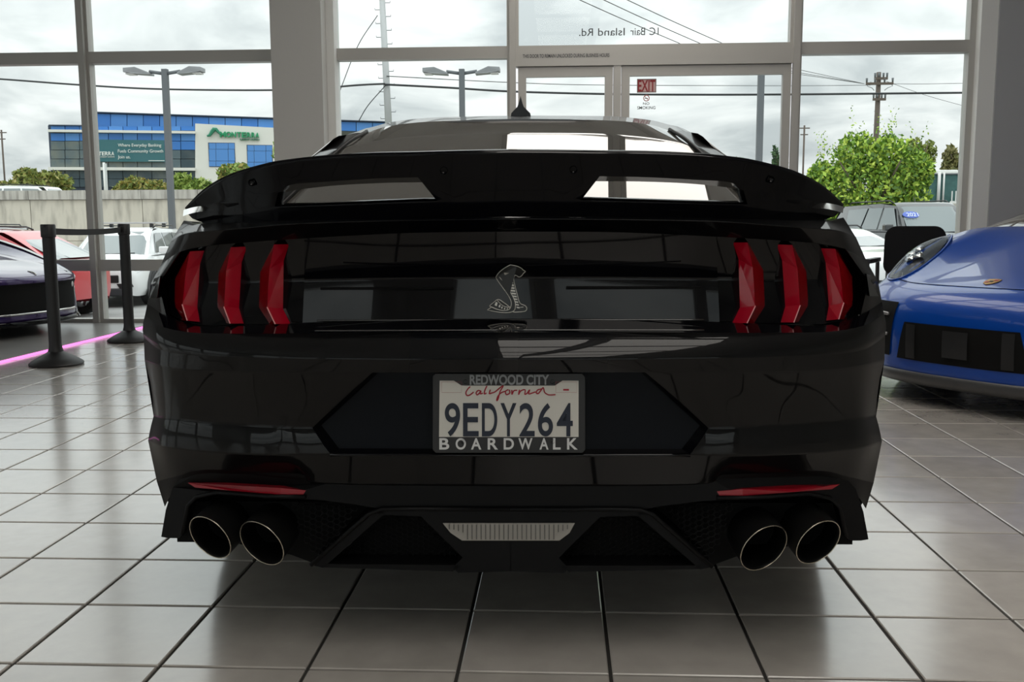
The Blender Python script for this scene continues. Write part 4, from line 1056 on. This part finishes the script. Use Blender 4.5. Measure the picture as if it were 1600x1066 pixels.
# ---- trees and shrubs
def leafy(name, label, cat, base, h, rx, ry, blobs, nleaf, size, cols, trunk_h, group=None, sprigs=0, seed=1):
    rnd = random.Random(seed)
    t = thing(name, label, cat, base, 0, group)
    ms = [mat('leaf_%02d%02d%02d' % tuple(int(c*99) for c in col), col, .55, spec=.3) for col in cols]
    mb = MB(); idx = []
    def leaf(p, s):
        a = Vector((rnd.gauss(0, 1), rnd.gauss(0, 1), rnd.gauss(0, .7))).normalized(); b_ = a.orthogonal().normalized()
        b_ = Matrix.Rotation(rnd.random()*6.28, 3, a) @ b_; c = a.cross(b_)
        mb.quad(p-b_*s, p+c*s*.5, p+b_*s, p-c*s*.5); idx.append(rnd.randrange(len(ms)))
    for k in range(nleaf):
        bx_, by_, bz_, br = blobs[rnd.randrange(len(blobs))]
        v = Vector((rnd.gauss(0, 1), rnd.gauss(0, 1), rnd.gauss(0, 1))).normalized()*br*(rnd.random()**.35)
        leaf(Vector((bx_*rx+v.x*rx, by_*ry+v.y*ry, bz_*h+v.z*h*.5)), size*(.6+rnd.random()*.8))
    for k in range(sprigs):
        bx_, by_, bz_, br = blobs[rnd.randrange(len(blobs))]
        st = Vector((bx_*rx, by_*ry, bz_*h+br*h*.3)); d = Vector((rnd.gauss(0, .35), rnd.gauss(0, .3), 1)).normalized()
        for j in range(16): leaf(st + d*(j/16*h*.26) + Vector((rnd.gauss(0, .06), rnd.gauss(0, .06), 0)), size*(1.1-j/22))
    o = mb.build('foliage', ms, t); o['kind'] = 'stuff'
    for f, i in zip(o.data.polygons, idx): f.material_index = i
    MB().tube([(0, 0, 0), (.03*h, 0, trunk_h*.5), (0, .02*h, trunk_h), (.02*h, 0, h*.7)], [h*.028, h*.024, h*.02, h*.008], 8).build('trunk', mat('bark', (.11, .085, .06), .9), t, True)
    for k in range(4):
        a = k*1.57+.4; MB().tube([(0, 0, trunk_h*.9), (rx*.3*math.cos(a), ry*.3*math.sin(a), h*.55), (rx*.6*math.cos(a), ry*.6*math.sin(a), h*.72)], [h*.014, h*.01, h*.004], 6).build('branch', MATS['bark'], t, True)
    return t
rb = random.Random(3)
def blobset(n, zlo, zhi, r): return [(rb.uniform(-.62, .62), rb.uniform(-.6, .6), rb.uniform(zlo, zhi), r*rb.uniform(.7, 1.2)) for _ in range(n)]
GR = [(.26, .42, .05), (.36, .52, .07), (.15, .28, .04), (.48, .60, .09), (.10, .19, .04)]
OL = [(.20, .24, .05), (.27, .30, .07), (.13, .17, .04), (.30, .27, .08)]
GY = [(.22, .32, .06), (.30, .38, .09), (.14, .22, .04)]
TY = 27.5; tb_ = onY(1362, 330, TY); tt = onY(1362, 168, TY).z
leafy('leafy_tree', 'bright green leafy tree standing behind the dark parked suv', 'tree', (tb_.x, TY, lotz(9)), tt-lotz(9)-.3, 1.85, 1.6, [(0,0,.58,.62), (-.55,0,.48,.42), (.45,.1,.50,.45), (-.2,.2,.75,.36), (.2,-.2,.72,.36), (.62,0,.66,.28), (-.75,0,.6,.26), (.0,0,.42,.55), (.5,0,.38,.3), (-.6,0,.36,.3)], 15000, .075, GR, 1.1, sprigs=40, seed=5)
def shrub(px0, px1, pyt, Y, zb, label, cols, n, size, seed, name='round_shrub', cat='shrub', group=None):
    a, c = onY(px0, pyt, Y), onY(px1, pyt, Y); h = (a.z-zb)*1.14
    leafy(name, label, cat, ((a.x+c.x)/2, Y, zb), h, (c.x-a.x)/2*.92, (c.x-a.x)/2*.7, [(rb.uniform(-.7,.7), rb.uniform(-.4,.4), rb.uniform(.3,.66), rb.uniform(.3,.46)) for _ in range(9)], int(n*1.8), size*.72, cols, h*.3, group, seed=seed)
shrub(6, 124, 260, 46, 1.4, 'wide olive green shrub left of the white sign post behind the wall', OL, 3200, .20, 11)
shrub(-40, 30, 278, 44, 1.4, 'low olive shrub behind the white car on the upper road', OL, 1200, .20, 12)
shrub(168, 262, 268, 44, 1.4, 'rounded yellowing shrub between the sign post and the lamp post', OL+[(.34,.27,.06)], 2800, .18, 13)
shrub(255, 350, 268, 43, 1.4, 'light green shrub right of the lamp post behind the wall', GY, 2600, .18, 14)
shrub(330, 420, 248, 42, 1.4, 'tall yellow green shrub below the white signed wall', GY+[(.36,.30,.08)], 2600, .18, 15)
shrub(424, 505, 206, 34, 1.4, 'slender pale green tree beside the painted pillar', GY+[(.34,.46,.12)], 1500, .16, 16, 'young_tree', 'tree')
shrub(1470, 1530, 222, 40, 1.4, 'brown green tree behind the green fence', [(.18,.17,.06), (.24,.22,.09), (.13,.14,.05)], 2000, .16, 17, 'dusty_tree', 'tree')
shrub(1400, 1475, 205, 42, 1.4, 'olive tree half hidden behind the bright green tree', [(.18,.22,.05), (.24,.28,.07)], 1600, .16, 18, 'olive_tree', 'tree')
shrub(1143, 1168, 231, 90, 1.4, 'small distant conifer left of the tall lamp post', [(.06,.12,.05), (.09,.16,.07)], 700, .3, 19, 'distant_tree', 'tree')
shrub(1205, 1236, 220, 90, 1.4, 'small distant conifer beside the door frame', [(.06,.12,.05), (.09,.16,.07)], 800, .3, 20, 'distant_tree', 'tree')

# ---- street lamps, sign post, utility poles
M_lp = mat('lamp_post_grey', (.13, .14, .15), .6); M_lh = mat('lamp_head_grey', (.28, .29, .30), .5)
def street_lamp(pxp, pyt, Y, xl, xr, label, zb=LOT):
    p = onY(pxp, pyt, Y); t = thing('street_lamp', label, 'street lamp', (p.x, Y, zb), 0, 'twin-headed parking lot lamps')
    h = p.z-zb; k = Y/FPX
    MB().box((0, 0, h/2), (.15, .15, h)).build('pole', M_lp, t, bevel=.01)
    MB().box((0, 0, .3), (.4, .4, .6)).build('footing', M_cop_, t, bevel=.03)
    for s, x in ((-1, xl), (1, xr)):
        L_ = abs(x-pxp)*k
        MB().tube([(0, 0, h-.12), (s*L_*.4, 0, h-.06)], .045, 8).build('arm', M_lp, t, True)
        q = [(s*L_*.36, -.14, h-.10), (s*L_*.70, -.2, h+.04), (s*L_, -.2, h+.02), (s*L_, -.2, h-.09), (s*L_*.70, -.2, h-.13), (s*L_*.36, -.14, h-.15)]
        hd_ = MB().prism(q, (0, .36, 0)).build('lamp_head', M_lh, t, bevel=.012)
        MB().box((s*L_*.86, 0, h-.125), (L_*.2, .28, .03)).build('lens', M_white, hd_)
M_cop_ = MATS['concrete_coping']
street_lamp(257.5, 108, 25.5, 196, 318, 'grey twin-headed street lamp standing before the blue glass building')
street_lamp(721.5, 108, 26.5, 662.5, 780, 'grey twin-headed street lamp behind the coupe, right of the steel pole')
street_lamp(1190, 95, 24.5, 1130, 1229, 'grey twin-headed street lamp seen through the wide entrance door')
p = onY(162, 254, 40); sg_ = thing('sign_post', 'narrow white banner post in front of the glass building', 'sign', (p.x, 40, 1.4))
MB().tube([(0, 0, 0), (0, 0, p.z-1.4)], .05, 8).build('post', M_white, sg_, True); MB().box((.04, 0, (p.z-1.4)*.72), (.14, .05, (p.z-1.4)*.52)).build('blade', mat('pale_sign', (.6, .62, .62), .6), sg_)
# pale steel pole with climbing pegs
Y = 33.; a, c = onY(607, 190, Y), onY(594, -60, Y); dirn = (c-a); a0 = a - dirn*((a.z-1.)/dirn.z)
sp_ = thing('steel_utility_pole', 'tall pale steel utility pole with climbing pegs', 'utility pole', (a0.x, Y, 1.))
e_ = c-a0; MB().tube([(0, 0, 0), tuple(e_)], [.135, .095], 16).build('pole', mat('galvanised_steel', (.42, .43, .43), .45, .3), sp_, True)
for k in range(26):
    t_ = .30+k*.026; s = 1 if k % 2 else -1
    MB().tube([e_*t_, e_*t_+Vector((s*.26, 0, .0)), e_*t_+Vector((s*.26, 0, .05))], .012, 5).build('climbing_peg', M_lp, sp_)
# wooden pole with crossarms
Y = 60.; a, c = onY(1371, 168, Y), onY(1372, 113, Y)
wp_ = thing('wooden_utility_pole', 'wooden utility pole with two crossarms above the green tree', 'utility pole', (a.x, Y, 1.4))
h = c.z-1.4; M_wood = mat('grey_wood', (.12, .095, .08), .9); k_ = Y/FPX
MB().tube([(0, 0, 0), (0, 0, h)], [.2, .13], 12).build('pole', M_wood, wp_, True)
for y_, x0, x1 in ((131.5, 1351, 1391), (123.5, 1363, 1382.5), (156, 1362, 1381)):
    z_ = onY(1371, y_, Y).z-1.4; ar = MB().box((((x0+x1)/2-1371)*k_, -.22, z_), ((x1-x0)*k_, .12, .14)).build('crossarm', M_wood, wp_)
    for x in ((x0+1), x0+(x1-x0)*.33, x0+(x1-x0)*.68, (x1-1)):
        MB().tube([((x-1371)*k_, -.22, z_+.07), ((x-1371)*k_, -.22, z_+.32)], [.05, .07], 8).build('insulator', M_lp, ar, True)
for s in (1, -1): MB().tube([(s*.5, -.2, h*.93), (s*.75, -.3, h*.90), (s*.45, -.3, h*.885), (s*.3, -.2, h*.87)], .02, 5).build('jumper_wire', M_lp, wp_)
for pxp, pyt, pyb, label in ((1257, 196, 250, 'tiny distant utility pole left of the green tree'), (2, 203, 290, 'distant utility pole at the edge of the shrubs')):
    Y = 120.; c = onY(pxp, pyt, Y); t = thing('distant_utility_pole', label, 'utility pole', (c.x, Y, 1.4)); h = c.z-1.4
    MB().tube([(0, 0, 0), (0, 0, h)], .11, 8).build('pole', M_wood, t, True)
    MB().box((0, 0, h*.97), (1.3, .12, .12)).build('crossarm', M_wood, t); MB().box((0, 0, h*.90), (.9, .12, .12)).build('crossarm', M_wood, t)
# wires
M_wire = mat('wire_black', (.025, .027, .03), .6)
def wire(pts, Ys, r, label, group='overhead wires'):
    P_ = [onY(x, y, Y) for (x, y), Y in zip(pts, Ys)]
    tag(MB().tube(catmull(P_, 8), r, 6).build('power_line', M_wire), label, 'wire', group)
wire([(-120, 116), (0, 123.5), (130, 133), (260, 139.5), (450, 140.5), (560, 133), (601, 131)], [36, 35.5, 35, 34.5, 34, 33.3, 32.84], .032, 'thick black cable ending at the pale steel pole')
wire([(601, 132), (700, 137), (800, 143), (950, 147), (1100, 148), (1240, 147.5), (1400, 146), (1600, 144)], [32.84]*8, .034, 'thick black cable running right from the pale steel pole')
wire([(604, 119), (800, 129), (950, 133), (1250, 134), (1360, 133)], [32.85, 38, 44, 54, 59.6], .014, 'thin wire from the steel pole to the wooden pole')
wire([(590, 24), (560, 70), (535, 132), (525, 160)], [32.86]*4, .014, 'upper guy wire of the pale steel pole')
wire([(602, 134), (575, 165), (560, 190)], [32.80]*3, .016, 'lower guy wire of the pale steel pole')
for k, (x, y, x2, y2, lb) in enumerate(((895, -5, 1060, 67, 'lowest'), (935, -4, 1092, 67, 'middle'), (972, -4, 1125, 66, 'highest'))):
    wire([(x, y), ((x+x2)/2, (y+y2)/2+1), (x2, y2), (x2+70, y2+30), (1351, 131)], [30, 34, 38, 42, 60], .014, lb+' of three thin wires slanting down to the wooden pole')
wire([(1391, 131), (1460, 131), (1600, 128)], [60, 62, 66], .014, 'thin wire leaving the wooden pole')
wire([(1385, 127), (1450, 150), (1530, 172)], [60, 66, 72], .014, 'faint wire falling away from the wooden pole')

# ---- green screened fence on the right
FYq = 30.78
fz0, fz1 = zr, onY(1480, 272, FYq).z
fx0, fx1 = onY(1395, 290, FYq).x, onY(1560, 290, FYq).x
fe = thing('screen_fence', 'dark green screened chain fence with white posts above the concrete wall', 'fence', (fx0, FYq, fz0))
M_scrn = mat('green_screen_cloth', (.045, .115, .11), .8, noise=(6, (.06, .15, .14), .4, .6))
MB().box2((0, 0, .02), (fx1-fx0, .03, fz1-fz0)).build('screen', M_scrn, fe)
for x in (1466, 1473.5, 1400, 1545):
    q = onY(x, 290, FYq).x-fx0; MB().tube([(q, -.05, .0), (q, -.05, fz1-fz0+.06)], .05 if x == 1466 else .03, 8).build('post', M_white, fe, True)
MB().tube([(0, -.03, fz1-fz0), (fx1-fx0, -.03, fz1-fz0)], .025, 6).build('rail', M_lp, fe, True)
pk = thing('picket_rail', 'short white picket rail standing on the wall before the green fence', 'fence', (onY(1487, 315, 30.62).x, 30.62, zr))
for k in range(9): MB().box((k*.115, 0, .19), (.03, .03, .38)).build('picket', M_white, pk)
MB().box((.46, .02, .05), (1.0, .03, .05)).build('rail', M_white, pk)
MB().box((.46, .02, .02), (1.05, .08, .04)).build('base', M_white, pk)
Y = 36.; a, c = onY(1418, 268, Y), onY(1482, 274, Y)
tk = thing('parked_box_truck', 'white vehicle roof showing above the green fence', 'truck', ((a.x+c.x)/2, Y, 1.4)); w = c.x-a.x; h = a.z-1.4
MB().box((0, 0, .5+(h-.5)/2), (w, 2.0, h-.5)).build('box', M_white, tk, bevel=.08); MB().box((-.2, 0, h+.04), (w*.5, 1.2, .09)).build('roof_unit', M_white, tk, bevel=.02)
for s in (-1, 1): MB().lathe([(.1, -.1), (.38, -.1), (.38, .1), (.1, .1)], 20, Matrix.Translation((s*w*.32, -.9, .38)) @ Matrix.Rotation(math.pi/2, 4, 'X')).build('tyre', M_rub, tk, True)

# ---- parked vehicles outside
M_wind = mat('car_window_glass', (.10, .13, .135), .05, spec=.8, coat=1.)
def suv(name, label, loc, rz, paint, L=4.6, W=1.85, H=1.65, hood=1.0, belt=1.08, nose=.0, clad=True, group=None, wr=.36, ws=(1.05, 1.75), rear=.25, cat='car', ra=.92):
    """front of the vehicle at +x"""
    t = thing(name, label, cat, loc, rz, group); hw = W/2; f = L/2
    def sec(x, w, zb, zm, zt, crown=.02):
        h_ = [(w*.90, zb), (w*.985, zb+.14), (w, (zb+zm)/2+.08), (w*.985, zm), (w*.90, zt-.015), (w*.55, zt+crown*.7), (0, zt+crown)]
        return [Vector((x, y, z)) for y, z in h_] + [Vector((x, -y, z)) for y, z in h_[-2::-1]]
    st = [(f, .72, .34, .55, .70), (f-.03, .84, .27, .60, .80), (f-.12, .93, .24, .70, hood-.13), (f-.35, .985, .23, .80, hood-.05), (f-.75, 1, .23, .88, hood), (f-ws[0]-.02, 1, .23, .94, hood+.06),
          (f-ws[1], 1, .23, .98, belt), (0, 1, .23, .98, belt), (-f+.9, 1, .23, 1.0, belt+.02), (-f+.3, .98, .26, 1.0, belt+.02), (-f+.06, .92, .30, .95, belt), (-f, .84, .36, .85, belt-.08)]
    secs = [sec(x, w*hw, zb, zm, zt) for x, w, zb, zm, zt in st]
    dn = [catmull([s_[i] for s_ in secs], 3) for i in range(len(secs[0]))]
    rows_ = [list(r) for r in zip(*dn)]
    bmb = MB().grid(rows_); n_ = len(rows_[0]); bmb.f.append(tuple(range(n_))); i_ = (len(rows_)-1)*n_; bmb.f.append(tuple(range(i_+n_-1, i_-1, -1)))
    bmb.build('body', paint, t, True, angle=.8)
    # cabin
    bw, tw = hw*.93, hw*.74
    xb = [f-ws[0], f-ws[0]-.02, -f+rear, -f+.02]; zt = H-.04
    ring = lambda x, w, z: [Vector((x, y, z-(.0 if abs(y) < w*.9 else .02))) for y in (w, w*.85, w*.4, 0, -w*.4, -w*.85, -w)]
    cab = [ring(f-ws[0], bw*.90, hood+.03), ring(f-ws[1], tw*.97, zt-.03), ring(f-ws[1]-.35, tw, zt+.02), ring(-.3, tw, zt+.03), ring(-f+rear+.45, tw*.98, zt-.01), ring(-f+rear+.2, tw*.95, zt-.06), ring(-f+.12, bw*.92, belt)]
    MB().grid([list(r) for r in zip(*[catmull([c_[i] for c_ in cab], 4) for i in range(7)])]).build('roof', paint, t, True)
    for s in (1, -1):
        lo = [Vector((x, s*bw, z)) for x, z in ((f-ws[0], hood+.03), (f-ws[1], belt-.0), (0, belt), (-f+rear+.45, belt+.01), (-f+.14, belt))]
        hi = [Vector((x, s*w_, z)) for x, w_, z in ((f-ws[0], bw*.90, hood+.03), (f-ws[1], tw*.97, zt-.05), (0, tw, zt+.01), (-f+rear+.45, tw*.98, zt-.03), (-f+.12, bw*.92, belt))]
        MB().grid([lo, hi]).build('cabin_side', paint, t, True)
        def on(x, z):      # point on the cabin side
            a = max(0, min(1, (z-belt)/(zt-belt))); return Vector((x, s*(bw+(tw-bw)*a+.012), z))
        zl, zh = belt+.05, zt-.09; xf = f-ws[1]
        for poly in ([(xf+.42, zl), (xf-.02, zh), (xf-.42, zh), (xf-.42, zl)], [(xf-.50, zl), (xf-.50, zh), (xf-1.15, zh), (xf-1.25, zl)], [(xf-1.33, zl), (xf-1.23, zh), (max(-f+rear+.42, xf-2.2), zh-.03), (max(-f+.42, xf-2.1), zl+.10)]):
            MB().prism([on(x, z) for x, z in poly], (0, -s*.01, 0)).build('side_window', M_wind, t)
        if clad: MB().box((0, s*(hw-.005), .30), (L-2*ra-.55, .05, .17)).build('side_sill', mat('grey_cladding', (.06, .06, .062), .7), t, bevel=.01)
        mr = MB().box((xf+.33, s*(hw+.09), belt+.10), (.16, .20, .15)).build('door_mirror', paint, t, bevel=.03)
        for x in (f-.92, -f+ra):
            Mw = Matrix.Translation((x, s*(hw-.09), wr)) @ Matrix.Rotation(math.pi/2, 4, 'X')
            w_ = MB().lathe([(.22, -.12), (wr-.03, -.13), (wr, -.1), (wr, .1), (wr-.03, .13), (.22, .12), (.22, -.12)], 28, Mw).build('tyre', M_rub, t, True, angle=.6)
            rm = MB(); sp0 = -s*.12
            for k in range(5):
                q = k*2*math.pi/5; rm.prism([Mw @ Vector((r_*math.cos(q+d_), r_*math.sin(q+d_), sp0)) for r_, d_ in ((.05, -.6), (.235, -.13), (.235, .13), (.05, .6))], (0, -s*.0+.02*s*-1, 0))
            rm.build('wheel_rim', M_chrome if not clad else mat('alloy_grey', (.35, .35, .36), .35, .7), w_)
            if clad:
                arch = [(x+(wr+.085)*math.cos(q), s*(hw+.012), wr+(wr+.085)*math.sin(q)) for q in [math.radians(a_) for a_ in range(-20, 201, 20)]]
                arch2 = [(x+(wr+.02)*math.cos(q), s*(hw+.016), wr+(wr+.02)*math.sin(q)) for q in [math.radians(a_) for a_ in range(-20, 201, 20)]]
                o_ = MB().grid([arch, arch2]).build('wheel_arch', mat('grey_cladding', (.06, .06, .062), .7), t); md = o_.modifiers.new('thickness', 'SOLIDIFY'); md.thickness = .03
        hl = MB().prism([Vector((f-.34, s*hw*.985, .80)), Vector((f-.13, s*hw*.90, .72)), Vector((f-.05, s*hw*.60, .70)), Vector((f-.08, s*hw*.60, .80)), Vector((f-.2, s*hw*.90, .85))], (.015, s*.012, 0)).build('headlamp', mat('car_headlamp', (.45, .47, .48), .15, coat=1.), t)
        MB().prism([Vector((-f+.02, s*hw*.9, .85)), Vector((-f+.22, s*hw*.985, .85)), Vector((-f+.22, s*hw*.975, 1.0)), Vector((-f+.04, s*hw*.9, 1.0))], (-.012, s*.012, 0)).build('rear_lamp', mat('car_rear_lamp', (.35, .02, .02), .2), t)
        MB().tube([(xf-.2, s*tw*.92, zt+.02), (xf-.35, s*tw*.94, zt+.075), (-f+rear+.75, s*tw*.92, zt+.065), (-f+rear+.6, s*tw*.9, zt+.01)], .016, 6).build('roof_rail', M_black, t, True)
    wl = [ring(f-ws[0]+.012, bw*.80, hood+.055), ring(f-ws[1]+.03, tw*.88, zt-.075)]
    wo = MB().grid([[p_ + Vector((.02, 0, .012)) for p_ in catmull(r, 3)] for r in wl]).build('windscreen', M_wind, t, True)
    MB().tube([(f-ws[0]+.03, -.5, hood+.085), (f-ws[0]+.05, 0, hood+.07), (f-ws[0]+.03, .5, hood+.085)], .01, 5).build('wiper', M_black, t)
    rl = [[p_ + Vector((-.03, 0, .01)) for p_ in r] for r in (ring(-f+.13, bw*.8, belt+.06), ring(-f+rear+.17, tw*.82, zt-.11))]
    MB().grid(rl).build('rear_window', M_wind, t, True)
    gr = MB().box((f-.005, 0, .60), (.05, hw*1.05, .16)).build('grille', M_black, t, bevel=.02)
    MB().box((f-.01, 0, .33), (.07, hw*1.35, .16)).build('lower_bumper', mat('dark_bumper', (.03, .032, .036), .6), t, bevel=.03)
    for s in (1, -1): MB().prism([(f+.01, s*.50, .40), (f+.0, s*.78, .44), (f+.0, s*.74, .52), (f+.012, s*.44, .50)], (.012, 0, 0)).build('bumper_vent', M_black, t)
    return t, f, hw, zt, belt
def on_lot(px, Y): 
    p = onY(px, 400, Y); return (p.x, Y, lotz(p.x))
M_wc = mat('white_car_paint', (.78, .79, .79), .3, coat=1.); M_rc = mat('red_car_paint', (.50, .035, .045), .3, coat=1.)
M_kc = mat('black_car_paint', (.022, .025, .027), .25, coat=1.); M_sc = mat('silver_car_paint', (.42, .45, .46), .3, .4, coat=1.)
# white suv, front towards the showroom, with roof rack and plate
p = on_lot(203, 21.6)
ws_, f, hw, zt, belt = suv('white_suv', 'white suv with roof rack parked facing the showroom window', p, math.radians(-84), M_wc, L=4.4, W=1.84, H=1.66, hood=1.02, belt=1.06)
for x in (.25, -.65):
    rk = MB().box((x, 0, zt+.13), (.07, 1.36, .035)).build('rack_bar', mat('rack_silver', (.5, .5, .5), .35, .6), ws_, bevel=.008)
    for s in (1, -1): MB().box((x, s*.60, zt+.075), (.10, .07, .09)).build('rack_foot', M_black, rk, bevel=.01)
MB().box((f+.03, 0, .47), (.02, .36, .17)).build('licence_plate', M_white, ws_)
# red suv seen from its front corner
p = on_lot(-33, 17.6)
suv('red_suv', 'red suv with grey wheel arch trim parked behind the purple supercar', p, math.radians(174), M_rc, L=4.35, W=1.83, H=1.66, hood=1.0, belt=1.06, rear=.85, ra=.62)
p = on_lot(-45, 21.5)
suv('silver_suv', 'silver car parked behind the red suv', p, math.radians(-80), M_sc, L=4.6, W=1.85, H=1.70)
p = on_lot(1418, 23.6)
kb, f, hw, zt, belt = suv('black_suv', 'large black suv with an oval windscreen sticker beneath the green tree', p, math.radians(-80), M_kc, L=5.1, W=2.0, H=1.93, hood=1.17, belt=1.25, clad=False, wr=.40, ws=(1.25, 1.85))
MB().prism([Vector((f-1.25-.40+.045+.0, -.50+.20*math.cos(q), 1.63+.075*math.sin(q))) + Vector((-.9*.075*math.sin(q), 0, 0)) for q in [k*math.pi/10 for k in range(20)]], (.012, 0, .009)).build('year_sticker', mat('sticker_blue', (.10, .16, .55), .5), kb)
text('sticker_year', '2021', (-.64, -.36, 1.59, 1.67), M_wl, kb, lambda x, z, d: Vector((f-1.60+.062-(z-1.63)*.9+d, x, z+.012)), .004)
MB().tube([(-.2, .25, zt+.03), (-.3, .25, zt+.20)], [.02, .004], 6).build('aerial', M_black, kb)
p = on_lot(1290, 20.0)
suv('white_sedan', 'white car partly hidden between the coupe and the black chair', p, math.radians(-66), M_wc, L=4.5, W=1.85, H=1.45, hood=1.02, belt=1.05, clad=False, wr=.33)
p = on_lot(1540, 27.0)
suv('blue_sedan', 'small dark blue car beyond the black suv bonnet', p, math.radians(-75), mat('navy_car_paint', (.02, .05, .16), .3, coat=1.), L=4.4, W=1.8, H=1.5, hood=.94, belt=1.0, clad=False, wr=.32)
p = onY(18, 296, 38.); 
suv('white_hatchback', 'white car on the upper road, its roof showing above the concrete wall', (p.x, 38., onY(18, 290.5, 38.).z-1.50), math.radians(180), M_wc, L=4.3, W=1.78, H=1.5, hood=.95, belt=1.0, clad=False, wr=.32)
